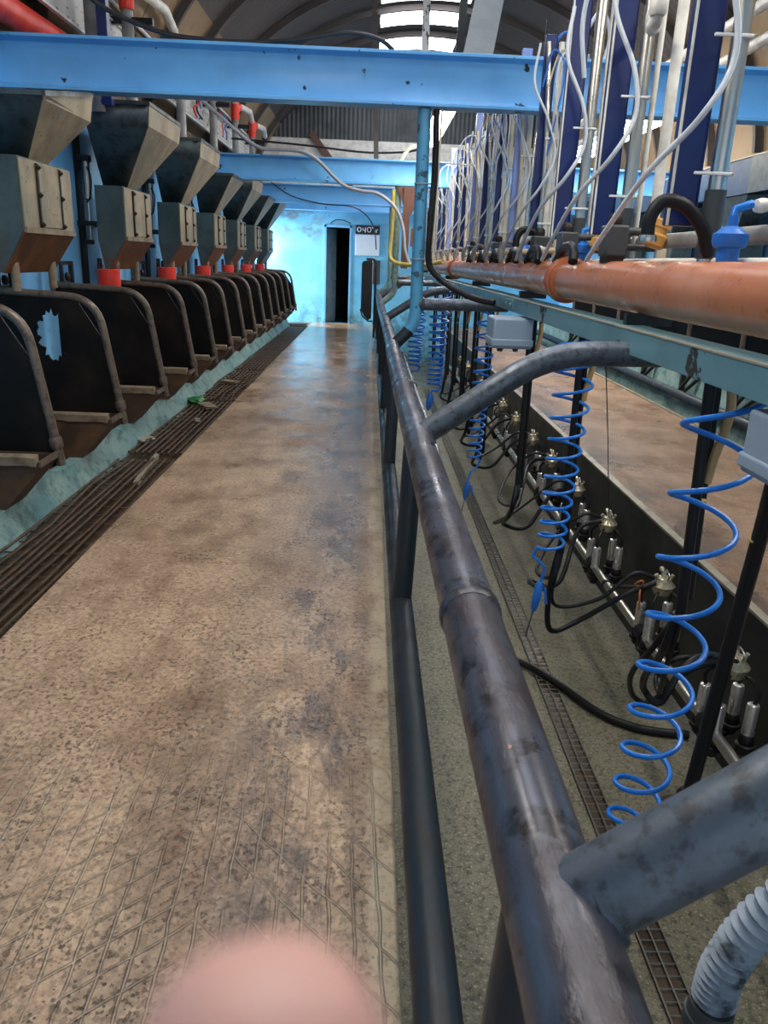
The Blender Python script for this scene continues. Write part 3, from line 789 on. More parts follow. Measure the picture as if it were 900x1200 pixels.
# ------------------------------------------------------------------ channel beam and orange drain
ch = MB(); x0, x1, z0, z1, t = .93, 1.07, 1.212, 1.298, .008
ch.prism([(x0,.2,z0),(x1,.2,z0),(x1,.2,z0+t),(x0+t,.2,z0+t),(x0+t,.2,z1-t),(x1,.2,z1-t),(x1,.2,z1),(x0,.2,z1)], (0,18.2,0))
ch_o = thing('channel_rail', (1.0,.2,1.21), 'long teal painted steel channel under the orange pipe', 'channel')
ch.build('channel', MT['channel'], ch_o, bevel=.002)
e = MB(); e.box((x0-.003,.2,z1-.001), (x0+.02,18.4,z1+.004)); e.build('lit_top_edge', MT['edge'], ch_o)  # light along the flange top painted as a pale strip
for y in (5.35, 11.3):
    q = MB(); q.box((x0-.012,y-.16,z0+.01), (x0-.001,y+.16,z1-.01)); 
    for dy in (-.1,.1): q.lathe([(.014,0),(.014,.01)], (x0-.012,y+dy,1.255), (-1,0,0), 6)
    q.build('splice_plate', MT['channel'], ch_o, bevel=.002)
OX, OZ, OR = 1.085, 1.437, .1
dp = thing('drain_pipe', (OX,.2,OZ-.1), 'fat orange plastic drain pipe running the length of the pit', 'pipe')
for k, (a, b) in enumerate(((.3,4.52),(4.5,10.5),(10.45,18.3))):
    q = MB(); q.tube([(OX,a,OZ),(OX,(a+b)/2,OZ),(OX,b,OZ)], OR, 32); q.build('pipe_length', MT['orange'], dp)
for y in (4.5, 10.45):
    q = MB(); R = OR
    q.lathe([(R+.001,-.1),(R+.012,-.095),(R+.012,-.06),(R+.024,-.05),(R+.026,-.03),(R+.02,-.018),(R+.026,-.006),(R+.024,.012),(R+.012,.02),(R+.008,.05),(R+.001,.054)], (OX,y,OZ), (0,1,0), 32); q.build('socket', MT['orange2'], dp)
for y in (.9, 3.1, 5.4, 8.0, 11, 14, 17):
    q = MB(); q.box((OX-.09,y-.02,1.297), (OX+.09,y+.02,1.342)); q.build('saddle', MT['darksteel'], dp)

# ------------------------------------------------------------------ far walkway edge, pit details
m = MB(); m.box((1.828,-1.5,-.86), (1.842,18.6,.012)); tag(m.build('fascia_plate', MT['darksteel'], origin=(1.835,8,-.86)), 'long black steel plate lining the far side of the pit, below the brown walkway', 'plate', kind='thing')
m = MB(); m.box((1.822,-1.5,.0), (1.87,18.6,.014)); tag(m.build('edge_strip', MT['edge'], origin=(1.845,8,0)), 'thin worn steel strip edging the far walkway above the pit', 'strip', kind='thing')
dg = MB(); xa, xb = 1.06, 1.16
for x in (xa, (xa+xb)/2, xb): dg.tube([(x,.6,-.838),(x,8,-.838),(x,15,-.838)], .004, 5)
y = .6
while y < 15: dg.tube([(xa-.004,y,-.838),(xb+.004,y,-.838)], .003, 4); y += .05
tag(dg.build('drain_grille', MT['drain'], origin=(1.11,7.8,-.84)), 'long narrow wire grille let into the pit floor under the guard rail', 'grille', kind='thing')
m = MB(); m.box((1.055,.6,-.852), (1.165,15,-.8485)); st('floor_drain', m, 'mud')
m = MB(); m.tube([(1.55,.7,-.4),(1.55,9,-.4),(1.55,17.6,-.4)], .026, 14); wl = tag(m.build('wash_line', MT['steel'], origin=(1.55,9,-.4)), 'bright stainless wash pipe along the pit beneath the milking claws', 'pipe', kind='thing')
for y in (1.9, 4.5, 8.9, 12.9):
    q = MB(); q.bar((1.55,y,-.41), (1.828,y,-.41), .03, .012); q.lathe([(.03,-.015),(.033,0),(.03,.015)], (1.55,y,-.4), (0,1,0), 12); q.build('wall_arm', MT['darksteel'], wl)

# milking claws hanging over the wash cups
UY = [2.95, 3.82, 4.85, 5.66, 6.56, 7.4, 8.35, 9.25, 10.15, 11.05, 11.95, 12.85, 13.75]
CUPS = [(-.075,-.085), (.075,-.075), (-.065,.085), (.085,.09)]
def claw():
    r = thing('milking_claw', (0,0,0), '', 'milking claw', 'milking claws hung over the wash pipe')
    q = MB(); q.lathe([(.02,-.01),(.044,0),(.054,.02),(.058,.042),(.055,.05)], (0,0,-.155), (0,0,1), 20); q.build('bowl', MT['brass'], r)
    q = MB(); q.lathe([(.061,0),(.064,.006),(.061,.012),(.044,.03),(.038,.05),(.028,.056)], (0,0,-.112), (0,0,1), 20)
    q.tube([(0,0,-.06),(0,.01,-.035),(0,.05,-.03)], .014, 8); q.tube([(-.03,0,-.07),(-.045,0,-.045)], .012, 8); q.tube([(.03,-.01,-.07),(.04,-.015,-.04)], .01, 8); q.build('lid', MT['brass'], r)
    q = MB(); q.tube(spline([(0,-.05,-.06),(0,-.062,-.03),(.0,-.02,-.012),(0,.03,-.03)], 6), .005, 6); q.build('hook', MT['steel'], r)
    for x, y in CUPS:
        s = MB(); s.lathe([(.021,0),(.027,.004),(.027,.138),(.024,.15),(.016,.154)], (x,y,-.40), (0,0,1), 14); c = s.build('shell', MT['shell'], r)
        s = MB(); s.lathe([(.03,0),(.034,.012),(.032,.04),(.025,.05)], (x,y,-.445), (0,0,1), 14); s.build('mouthpiece', MT['rubber'], c, origin=(0,0,0))
        d = Vector((x,y,0)).normalized()
        s = MB(); s.tube(spline([d*.045+Vector((0,0,-.135)), d*.085+Vector((0,0,-.15)), Vector((x,y,-.2))+d*.012, Vector((x,y,-.262))], 6), .0085, 8); s.build('short_tube', MT['rubber'], c, origin=(0,0,0))
    return r
def wash_cups():
    r = thing('wash_cup_holder', (0,0,0), '', 'cup holder', 'black wash cup holders on the wash pipe')
    for x, y in CUPS:
        q = MB(); q.lathe([(.018,-.06),(.026,-.05),(.03,-.03),(.042,-.02),(.043,-.004),(.036,0)], (x,y,-.442), (0,0,1), 14); q.build('cup', MT['rubber'], r)
    q = MB()
    for x, y in CUPS: q.bar((-.07,0,-.49), (x,y,-.485), .03, .022)
    q.lathe([(.038,-.045),(.04,-.03),(.04,.03),(.038,.045)], (-.07,0,-.4), (0,1,0), 14); q.bar((-.07,0,-.43), (-.07,0,-.5), .04, .03, (0,1,0)); q.build('manifold', MT['rubber'], r)
    return r
cl0, wc0 = claw(), wash_cups()
def cord(n): return ORD[n]
for i, y in enumerate(UY):
    o = cl0 if i == 0 else dup(cl0); o.location = (1.62, y, 0); o.rotation_euler = (0, 0, [.2,-.3,.5,0,.8,-.4,.3][i % 7])
    o['label'] = 'milking claw with four steel teat cups, ' + ('nearest to the camera' if i == 0 else '%s in line from the camera' % cord(i) if i < 12 else 'farthest of the line')
    w = wc0 if i == 0 else dup(wc0); w.location = (1.62, y, 0)
    if i: w.rotation_euler = (0,0,0)
    o.rotation_euler = (0,0,0)
    w['label'] = 'black four-cup wash holder under the milking claw, ' + ('nearest to the camera' if i == 0 else '%s from the camera' % cord(i))

# ------------------------------------------------------------------ black droppers and their hose loops
def dropper(y, x=1.02, zt=1.21, zb=.1, lean=0, tan=True):
    r = thing('milk_dropper', (x,y,zt), '', 'dropper', 'black droppers hanging from the teal channel')
    q = MB(); q.tube([(x,y,zt),(x+lean*.5,y,(zt+zb)/2),(x+lean,y,zb)], .018, 12); q.build('milk_tube', MT['rubber'], r)
    q = MB(); q.tube([(x+.035,y+.025,zt),(x+.035+lean*.5,y+.03,(zt+zb)/2),(x+.03+lean,y+.02,zb+.06)], .012, 10); q.build('pulse_tube', MT['rubber'], r)
    for z in (.82, .45):
        if zb < z - .05: 
            q = MB(); f = (zt-z)/(zt-zb); q.lathe([(.026,-.004),(.027,0),(.026,.004)], (x+lean*f+.012,y+.01,z), (0,0,1), 12); q.build('tie', MT['yellow'] if z > .6 else MT['rubber'], r)
    if tan:
        q = MB(); q.tube(spline([(x+.06,y,zt),(x+.07,y-.01,1.1),(x+.05,y,.96),(x+.04,y,.88)], 5), .014, 10); q.build('air_tube', MT['tan'], r)
    return r
DR = [(2.3,.42),(3.78,.08),(5.05,.0),(6.85,-.2),(7.75,-.15),(8.65,0),(9.6,0),(10.5,0),(11.4,0),(12.9,0)]
for i, (y, zb) in enumerate(DR):
    o = dropper(y, zb=zb, lean=.015 if i else .03)
    o['label'] = ['black twin dropper behind the nearest blue coiled hose', 'black twin dropper inside the second blue coiled hose from the camera', 'black twin dropper seen through the curved grey arm, third from the camera'][i] if i < 3 else 'black twin dropper hanging under the channel, %s from the camera' % ORD[i]
def hose(name, pts, r, mat, label, cat='hose', group=None, n=9, res=7):
    q = MB(); q.tube(spline(pts, res), r, n)
    return tag(q.build(name, MT[mat], origin=pts[0]), label, cat, group, 'thing')
hoses = 'black milk hoses looping to the claws'
for i, cy in enumerate(UY[:10]):
    dy = [2.36, 3.8, 3.8, 5.06, 5.06, 6.86, 7.76, 8.66, 9.6, 10.5][i]; s = [-1, 1, .6, .8, 1.2, .7, .6, .9, .7, .8][i]
    if i == 0:
        a = [(1.05,2.33,.42),(1.06,2.42,.22),(1.1,2.62,.02),(1.16,2.75,-.12),(1.22,2.72,-.16),(1.3,2.75,-.02),(1.44,2.84,.0),(1.57,2.93,-.07)]
        b = [(1.08,2.35,.44),(1.06,2.5,.2),(1.06,2.66,.0),(1.14,2.8,-.18),(1.22,2.8,-.2),(1.32,2.8,-.08),(1.45,2.86,-.06),(1.57,2.93,-.1)]
        c = [(1.07,2.34,.4),(1.12,2.5,.1),(1.2,2.7,-.1),(1.24,2.84,-.1),(1.3,2.8,.0),(1.5,2.86,-.02),(1.6,2.9,-.06)]
        hose('milk_hose', a, .014, 'rubber', 'black hose coiled in a small loop beside the nearest milking claw', group=hoses)
        hose('pulse_hose', b, .011, 'rubber', 'thinner black hose in the same small loop beside the nearest claw', group=hoses)
        hose('air_hose', c, .01, 'rubber', 'innermost black hose of the loop beside the nearest claw', group=hoses)
        continue
    mid = (cy + dy) / 2
    a = [(1.035,dy,.12),(1.0,dy-.02,-.12),(.98+.04*s,mid-.05,-.36*s if s > .7 else -.3),(1.2,mid+.02,-.33),(1.42,cy-.03,-.15),(1.57,cy-.02,-.085)]
    b = [(1.06,dy+.02,.16),(1.02,dy,-.06),(1.05,mid,-.24),(1.28,cy,-.2),(1.46,cy+.03,-.06),(1.58,cy+.03,-.075)]
    nm = 'second third fourth fifth sixth seventh eighth ninth tenth'.split()[i-1]
    hose('milk_hose', a, .015, 'rubber', 'black milk hose sagging in a loop to the %s milking claw' % nm, group=hoses)
    hose('pulse_hose', b, .011, 'rubber', 'thinner upper black hose looping to the %s milking claw' % nm, group=hoses)
hose('floor_hose', [(.62,4.35,-.83),(.95,4.25,-.82),(1.15,4.0,-.82),(1.32,3.7,-.825),(1.5,3.55,-.825),(1.75,3.5,-.825)], .022, 'rubber', 'thick black hose lying across the pit floor to the claws')
hose('twine', [(1.5,3.78,-.1),(1.48,3.76,-.06),(1.46,3.8,-.1),(1.49,3.8,-.12),(1.47,3.74,-.13),(1.48,3.74,-.22)], .005, 'cord_orange', 'orange twine tied round the hoses at the second claw', 'twine')
hose('hanging_wire', [(1.06,3.56,1.22),(1.25,3.99,.8),(1.44,4.43,.37),(1.62,4.85,-.05)], .003, 'blackcable', 'thin dark wire running straight down from the channel to a claw', 'wire', n=5)
# straight black hose leaning from the near grey box to the pit
r = thing('leaning_hose', (.97,1.76,1.02), 'straight black hose leaning below the grey box at the right picture edge', 'hose')
q = MB(); q.tube([(.985,1.78,1.04),(1.0,1.82,.9),(1.0,1.87,.5),(.995,1.92,.02)], .02, 12); q.build('tube', MT['rubber'], r)
q = MB(); q.lathe([(.024,-.03),(.034,-.02),(.036,.02),(.024,.035)], (.995,1.92,.0), (0,0,1), 14); q.lathe([(.018,0),(.02,.03),(.016,.05)], (.97,1.92,.0), (-1,0,-.3), 12); q.build('end_clamp', MT['rubber'], r)
q = MB(); q.lathe([(.021,-.004),(.023,0),(.021,.004)], (1.0,1.83,.86), (0,0,1), 12); q.build('tie', MT['yellow'], r)

# ------------------------------------------------------------------ blue coiled air hoses
def coil(y, x, z0, z1, R, turns, rw, label, gun=True, sag=.06, tail=.3, squash=1.):
    r = thing('coiled_hose', (x,y,z0), label, 'coiled hose', 'blue coiled air hoses')
    pts = [(x+R*.9, y, z0+.05)]; n = int(turns*22)
    for k in range(n + 1):
        t = k / n; a = 2*PI*turns*t
        u = t + .09*math.sin(PI*t) ; zz = z0 + (z1 - z0)*u         # stretched by its own weight near the top
        rr = R*(1 - .33*t)
        pts.append((x - sag*t + rr*math.cos(a), y - .04*t - rr*math.sin(a)*squash, zz))
    p = Vector(pts[-1]); pts += [p + Vector((-rr*.3,0,-.05)), Vector((x - sag - .02, y-.05, z1-.5*tail)), Vector((x - sag - .035, y-.05, z1-tail))]
    q = MB(); q.tube(spline(pts, 2), rw, 9); q.build('coil', MT['coil'], r)
    if gun:
        e = Vector(pts[-1]); q = MB()
        q.lathe([(rw,.02),(rw*2.6,.0),(rw*2.9,-.07),(rw*2.4,-.13),(rw*1.2,-.15),(rw*.7,-.16)], e, (.12,0,1), 12); q.bar(e+Vector((.03,0,-.02)), e+Vector((.045,0,-.11)), .008, .014); q.build('blow_gun', MT['bluegun'], r)
        q = MB(); q.tube([e+Vector((-.02,0,-.155)), e+Vector((-.045,0,-.3))], .004, 6); q.build('nozzle', MT['darkgrey'], r)
    return r
coil(2.12, 1.0, 1.21, -.24, .107, 8.9, .0085, 'large blue coiled air hose nearest the camera, right of the curved grey arm', gun=False, sag=.1, tail=.22)
coil(3.72, .99, 1.21, .14, .095, 11.5, .0078, 'blue coiled air hose with a blow gun, second from the camera', sag=.04, tail=.2)
coil(6.55, .96, 1.2, -.12, .08, 16, .0085, 'blue coiled air hose passing behind the curved grey arm, third from the camera', sag=.03, tail=.2)
coil(8.1, .7, 1.18, .28, .1, 14, .011, 'blue coiled air hose under the grey cross tube, fourth from the camera', sag=.02, gun=True, tail=.1)
coil(9.3, .55, 1.18, .32, .1, 13, .012, 'farthest blue coiled air hose, just right of the pale blue post', sag=.02, gun=False, tail=.1)
hose('hose_end', [(.62,1.08,-.3),(.64,1.1,-.36),(.61,1.12,-.4),(.65,1.14,-.46),(.63,1.12,-.52),(.64,1.1,-.6)], .007, 'coil', 'short knotted end of blue air hose beside the guard rail near the bottom edge')

# grey junction boxes under the channel
def jbox(lo, hi, label):
    r = thing('junction_box', ((lo[0]+hi[0])/2,(lo[1]+hi[1])/2,lo[2]), label, 'junction box', 'grey boxes under the teal channel')
    q = MB(); q.box(lo, hi); q.build('body', MT['greybox'], r, bevel=.012)
    q = MB(); zz = lo[2] + (hi[2]-lo[2])*.32; q.box((lo[0]-.006,lo[1]-.006,lo[2]+.012), (hi[0]+.006,hi[1]+.006,zz)); q.build('lid', MT['greybox'], r, bevel=.008)
    for dx in (.3,.7):
        q = MB(); q.lathe([(.016,-.03),(.018,-.02),(.022,-.01),(.022,.002)], (lo[0]+(hi[0]-lo[0])*dx,(lo[1]+hi[1])/2,lo[2]), (0,0,1), 10); q.build('cable_gland', MT['darkgrey'], r)
jbox((.94,1.62,1.03), (1.09,1.88,1.19), 'pale grey junction box at the right picture edge under the channel')
jbox((.74,4.75,1.02), (.98,5.05,1.2), 'pale grey junction box under the channel behind the curved grey arm')
# corrugated grey hose in the lower right corner
r = thing('corrugated_hose', (.8,1.0,.1), 'ribbed pale grey hose in the lower right corner of the picture', 'hose')
path = spline([(1.0,1.06,1.2),(1.06,1.08,.95),(1.06,1.11,.68),(.93,1.12,.52),(.8,1.15,.36),(.745,1.17,.2),(.735,1.17,.08)], 40)
q = MB(); q.tube(path, [.038 + .006*math.cos(k*2*PI/5.) for k in range(len(path))], 18); q.build('ribbed_tube', MT['ribbed'], r)
q = MB(); q.tube([(.735,1.17,.1),(.733,1.17,.0),(.735,1.17,-.3)], [.045,.047,.047], 18); q.lathe([(.05,-.02),(.052,0),(.05,.02)], (.735,1.17,.05), (0,0,1), 18); q.build('cuff', MT['darkgrey'], r)
hose('black_hose_end', [(1.04,1.0,1.21),(1.06,1.0,.85),(1.0,1.04,.55),(.88,1.1,.35),(.9,1.14,.1),(.96,1.14,-.2)], .022, 'rubber', 'smooth black hose behind the ribbed grey hose in the lower right corner')

# ------------------------------------------------------------------ milking units standing over the orange pipe
def unit(white=True):
    """navy column with steel and white pipes strapped to it"""
    r = thing('milking_unit', (0,0,0), '', 'milking unit', 'blue columns with pipes over the orange pipe')
    q = MB(); q.prism([(-.05,-.03,1.66),(.045,-.03,1.66),(.055,-.02,1.66),(.055,.025,1.66),(-.05,.025,1.66)], (0,0,1.45)); q.build('column_cover', MT['navy'], r, bevel=.006)
    q = MB(); q.box((-.054,-.034,1.66), (-.046,-.026,3.11)); q.build('pale_edge', MT['whitepipe'], r)
    q = MB(); q.tube([(.1,-.05,1.5),(.1,-.05,2.0),(.1,-.05,3.1)], .03, 14); q.build('steel_pipe', MT['steel'], r)
    q = MB(); q.tube([(.1,-.05,1.55),(.1,-.05,1.78)], .037, 14); q.build('rubber_sleeve', MT['darkgrey'], r)
    if not white:
        q = MB(); q.tube([(.165,-.02,1.56),(.168,-.02,2.2),(.17,-.02,2.95)], .013, 10); q.build('white_pipe', MT['whitepipe'], r)
    q = MB(); q.tube(spline([(-.1,.82,1.54),(-.115,.5,1.66),(-.105,.1,1.84),(-.01,-.09,2.0),(.07,-.1,2.17),(.04,-.1,2.36),(-.07,-.08,2.6),(-.05,-.04,2.85)], 8), .011, 9); q.build('milky_hose', MT['clear'], r)
    for z in (1.83, 2.25):
        q = MB(); q.box((.0,-.088,z-.005), (.136,-.078,z+.005)); q.box((.128,-.088,z-.005), (.136,-.02,z+.005)); q.build('cable_tie', MT['whitetie'], r, bevel=.002)
    return r
def unit_tangle(seed):
    """farther unit: column with a strapped bundle of pale tubes, tangled thin lines near the top"""
    rnd = random.Random(seed)
    r = thing('milking_unit', (0,0,0), '', 'milking unit', 'blue columns with pipes over the orange pipe')
    q = MB(); q.prism([(-.04,-.03,1.64),(.03,-.03,1.64),(.035,-.022,1.64),(.035,.025,1.64),(-.04,.025,1.64)], (0,0,1.3+rnd.uniform(-.05,.1))); q.build('column_cover', MT['lilac'] if seed == 2 else MT['navy'], r, bevel=.006)
    mats = [('whitepipe','cream','clear'), ('steel','whitepipe','whitepipe'), ('cream','whitepipe','steel')][seed % 3]
    for k in range(3):
        x = .022 + .036*k; sp = (k-1)*.03; q = MB()
        q.tube(spline([(x,-.055,1.54),(x,-.06,1.9),(x+sp*.3,-.06,2.3),(x+sp,-.055,2.62+.08*k),(x+sp*1.6,-.05,2.86)], 4), .016 if k != 1 else .02, 9); q.build('pipe', MT[mats[k]], r)
    for z in (1.78, 2.3):
        q = MB(); q.box((-.0,-.085,z-.006), (.12,-.077,z+.006)); q.build('cable_tie', MT['whitetie'], r)
    x = rnd.uniform(-.03,.03); q = MB()
    q.tube(spline([(-.1,.7,1.54),(-.115,.4,1.68),(-.09,.02,1.86),(x-.02,-.1,2.02),(x+.05,-.1,2.2),(x-.02,-.09,2.42),(x-.12,-.07,2.62),(x-.1,-.05,2.85)], 7), .0085, 8); q.build('milky_hose', MT['clear'], r)
    for k in range(4):
        x = rnd.uniform(-.1,.16); d = rnd.uniform(-.14,.14); q = MB()
        q.tube(spline([(x,-.06,2.1+rnd.uniform(0,.2)),(x+d*.4,-.1,2.35),(x+d,-.12,2.55+rnd.uniform(0,.1)),(x+d*.7,-.1,2.76),(x-.3*d,-.08,2.8),(x-d,-.07,2.6)], 6), .006, 6); q.build('looped_line', MT[('clear','cream','clear','bluegun')[k]], r)
    q = MB(); q.tube(spline([(-.09,-.08,1.53),(-.1,-.09,1.62),(-.05,-.09,1.68),(.02,-.07,1.66),(.07,-.05,1.58)], 6), .017, 9); q.build('grey_bend', MT['grey'], r)
    return r
UY2 = [2.97, 3.98, 4.86, 5.62, 6.5, 7.35, 8.25, 9.15, 10.1, 11.0, 11.85, 12.85, 13.7, 14.6, 15.5, 16.55, 17.4]
un0 = unit(); un1 = unit(False); tg = [unit_tangle(k) for k in (1, 2, 3)]; first = {}
for i, y in enumerate(UY2):
    src = un0 if i == 0 else un1 if i < 3 else tg[i % 3]
    if src.name in first: o = dup(src)
    else: o = src; first[src.name] = 1
    o.location = (1.1, y, 0)
    o['label'] = ['rightmost and nearest navy column with steel and white pipes', 'second navy column from the right, with steel pipe, crossing the nearest beam'][i] if i < 2 else 'blue column with pale hoses over the orange pipe, %s from the camera' % ORD[i]
# per-unit fittings on the pipe
ML = MB(); ML.tube([(1.3,.5,1.63),(1.3,9,1.63),(1.3,18.2,1.63)], .032, 14); tag(ML.build('milk_line', MT['grey'], origin=(1.3,9,1.6)), 'long grey pipe just above and behind the orange drain pipe', 'pipe', kind='thing')
ML = MB(); ML.tube([(1.22,.5,1.535),(1.22,9,1.535),(1.22,18.2,1.535)], .02, 10); tag(ML.build('pulse_line', MT['whitepipe'], origin=(1.22,9,1.52)), 'long thin white pipe behind the orange drain pipe, below the grey one', 'pipe', kind='thing')
def pulsator():
    r = thing('pulsator', (0,0,0), '', 'pulsator', 'black pulsators above the orange pipe')
    q = MB(); q.box((-.05,-.07,1.555), (.05,.05,1.69)); q.build('case', MT['darkgrey'], r, bevel=.01)
    q = MB(); q.tube([(.04,-.04,1.665),(.2,-.04,1.665)], .018, 10); q.tube([(.04,.02,1.6),(.2,.02,1.6)], .016, 10); q.build('ports', MT['darkgrey'], r)
    q = MB(); q.lathe([(.03,0),(.034,.02),(.03,.04),(.02,.05)], (0,0,1.69), (0,0,1), 12); q.build('cap', MT['bolt'], r)
    q = MB(); q.box((-.04,-.06,1.53), (.04,.04,1.557)); q.build('foot', MT['bolt'], r)
    return r
def valve():
    r = thing('vacuum_valve', (0,0,0), '', 'valve', 'blue valves above the orange pipe')
    q = MB(); q.lathe([(.034,0),(.036,.05),(.05,.055),(.056,.07),(.056,.095),(.046,.1),(.03,.115),(.016,.12),(.016,.15)], (0,0,1.53), (0,0,1), 20); q.build('body', MT['bluegun'], r)
    q = MB(); q.tube([(0,0,1.67),(.0,.0,1.7),(.06,.02,1.72)], .014, 10); q.build('spout', MT['coil'], r)
    q = MB(); q.lathe([(.02,0),(.024,.02),(.02,.04)], (.075,.02,1.715), (1,.2,.1), 12); q.build('nut', MT['whitepipe'], r)
    return r
def elbow():
    r = thing('rubber_elbow', (0,0,0), '', 'elbow', 'black rubber elbows on the units')
    q = MB(); q.tube(spline([(-.13,-.06,1.60),(-.13,-.06,1.68),(-.09,-.06,1.735),(-.01,-.06,1.72),(.06,-.06,1.65),(.1,-.05,1.56)], 8), .024, 12); q.build('bend', MT['rubber'], r)
    q = MB(); q.lathe([(.03,-.012),(.033,0),(.03,.012)], (-.13,-.06,1.61), (0,0,1), 12); q.build('clip', MT['steel'], r)
    return r
def arch():
    q = MB(); q.tube(spline([(-.1,-.25,1.53),(-.09,-.2,1.58),(-.07,-.05,1.61),(-.06,.15,1.60),(-.06,.3,1.53)], 8), .024, 12)
    return q.build('arched_hose', MT['rubber'])
def fitting():
    r = thing('pipe_fitting', (0,0,0), '', 'fitting', 'yellow brown fittings among the pipes')
    q = MB(); q.lathe([(.035,0),(.048,.01),(.05,.05),(.036,.06),(.036,.08),(.044,.085),(.044,.11),(.03,.12)], (0,0,1.6), (.3,0,1), 14); q.build('body', MT['yellowfit'], r)
    q = MB(); q.tube([(.04,0,1.64),(.12,-.03,1.63)], .016, 8); q.build('branch', MT['cream'], r)
    return r
def teefit():
    r = thing('white_tee', (0,0,0), '', 'tee', 'cream pipe tees among the units')
    q = MB(); q.tube([(-.12,0,1.6),(.16,0,1.6)], .02, 10); q.tube([(0,0,1.5),(0,0,1.7)], .02, 10); q.build('tee', MT['cream'], r)
    for x in (-.1, .13):
        q = MB(); q.lathe([(.024,-.015),(.027,0),(.024,.015)], (x,0,1.6), (1,0,0), 12); q.build('collar', MT['whitepipe'], r)
    return r
ps = [(fitting(), 'yellow brown fitting', 'among the pipes', .12, -.42, (1,2,4,6)), (pulsator(), 'black pulsator', 'on top of the orange pipe', -.02, -.3, (1,2,3,5,7)), (valve(), 'blue vacuum valve', 'on top of the orange pipe', .06, -.32, (0,2,4,6)),
      (elbow(), 'black rubber elbow hose', 'bending into the steel pipe', 0, -.02, (0,3)), (arch(), 'black arched hose', 'lying over the orange pipe', 0, .32, (1,2,3,4,5,6)), (teefit(), 'cream pipe tee', 'between the columns', .04, .22, (2,3,4,5,6,7))]
for src, nm, where, dx, dy, idx in ps:
    for j, k in enumerate(idx):
        o = src if j == 0 else dup(src); o.location = (1.1 + dx, UY2[k] + dy, 0)
        if o.type == 'MESH': tag(o, None, 'hose', 'black arched hoses over the orange pipe', 'thing')
        o['label'] = '%s %s, %s' % (nm, where, 'nearest to the camera' if j == 0 else '%s from the camera' % ORD[j] if j < len(idx)-1 else 'farthest of its kind')
m = MB(); m.tube([(1.3,3.82,1.655),(1.302,3.82,2.4),(1.305,3.82,3.5)], .025, 12); tag(m.build('riser_pipe', MT['whitepipe'], origin=(1.3,3.82,1.655)), 'straight white pipe rising between the two nearest navy columns', 'pipe', kind='thing')
# white pipe elbow joint high up by the second unit
r = thing('white_pipe_joint', (.96,3.1,2.3), 'grimy white pipe joint linking two columns above the nearest beam', 'pipe joint')
q = MB(); q.tube(fillet([(1.2,3.9,2.75),(1.2,3.9,2.52),(1.0,3.2,2.36),(1.0,3.2,2.7)], .05, 6), .022, 12); q.build('pipe', MT['whitepipe'], r)
for c, ax in (((1.2,3.9,2.56),(0,0,1)), ((1.0,3.2,2.41),(0,0,1)), ((1.15,3.72,2.48),(-.2,-.7,-.16))):
    q = MB(); q.lathe([(.026,-.03),(.032,-.02),(.032,.02),(.026,.03)], c, ax, 14); q.build('coupling', MT['whitepipe'], r)
hose('coiled_line', [(1.02,4.3,2.4),(.98,4.28,2.62),(1.0,4.25,2.78),(1.08,4.2,2.8),(1.14,4.1,2.66),(1.13,4.05,2.5)], .012, 'clear', 'milky hose arching over the top of the second navy column')
hose('blue_loop', [(1.28,6.3,2.9),(1.26,6.3,3.02),(1.32,6.3,3.1),(1.4,6.3,3.08),(1.42,6.3,2.96),(1.5,6.3,2.9)], .01, 'bluegun', 'thin blue hose looped on top of the nearest beam')
hose('white_loop', [(1.4,6.28,2.9),(1.46,6.28,3.08),(1.56,6.28,3.24),(1.64,6.28,3.1),(1.62,6.28,2.92)], .014, 'clear', 'milky hose looped on top of the nearest beam beside the blue loop')
# ------------------------------------------------------------------ right-hand side of the parlour
bd = thing('hopper_band', (4.2,6.5,2.3), 'long navy sheet metal trough high along the right wall', 'trough')
q = MB(); q.prism([(4.12,9.2,2.36),(4.12,9.2,2.74),(4.5,9.2,2.74),(4.5,9.2,2.42)], (0,9.0,0)); q.build('trough_body', MT['band'], bd, bevel=.004)
q = MB(); q.prism([(4.115,8.4,2.36),(4.115,8.4,2.74),(4.5,8.4,2.74),(4.5,8.4,2.42)], (0,.79,0)); q.build('end_section', MT['hopper'], bd, bevel=.004)
q = MB(); q.prism([(4.12,6.3,2.36),(4.12,6.3,2.74),(4.5,6.3,2.74),(4.5,6.3,2.42)], (0,2.09,0)); q.build('near_section', MT['band'], bd, bevel=.004)
q = MB(); q.bar((4.12,6.3,2.745),(4.12,18.2,2.745),.02,.012); q.build('rim', MT['edge'], bd)
hp = None
for i, y in enumerate((7.6, 9.7, 11.8, 13.9)):
    if hp is None:
        hp = thing('feed_cone', (0,0,0), '', 'feed cone', 'feed cones under the right trough')
        q = MB(); lo = [(4.25,-.12,1.95),(4.45,-.12,1.95),(4.45,.12,1.95),(4.25,.12,1.95)]; hi = [(4.14,-.5,2.355),(4.5,-.5,2.355),(4.5,.5,2.355),(4.14,.5,2.355)]
        q.hexa(lo + hi); q.build('cone', MT['hopper'], hp)
        q = MB(); q.box((4.2,-.35,1.5),(4.5,.35,1.95)); q.build('feed_casing', MT['hopper'], hp, bevel=.01)
        q = MB(); q.box((4.19,-.2,1.55),(4.2,.2,1.9)); q.build('slide_plate', MT['feeder'], hp)
        q = MB(); q.box((4.495,-.3,1.6),(4.578,.3,1.7)); q.build('wall_bracket', MT['darksteel'], hp)
        o = hp
    else: o = dup(hp)
    o.location = (0, y, 0); o['label'] = 'metal feed cone under the right navy trough, %s from the camera' % ORD[i]
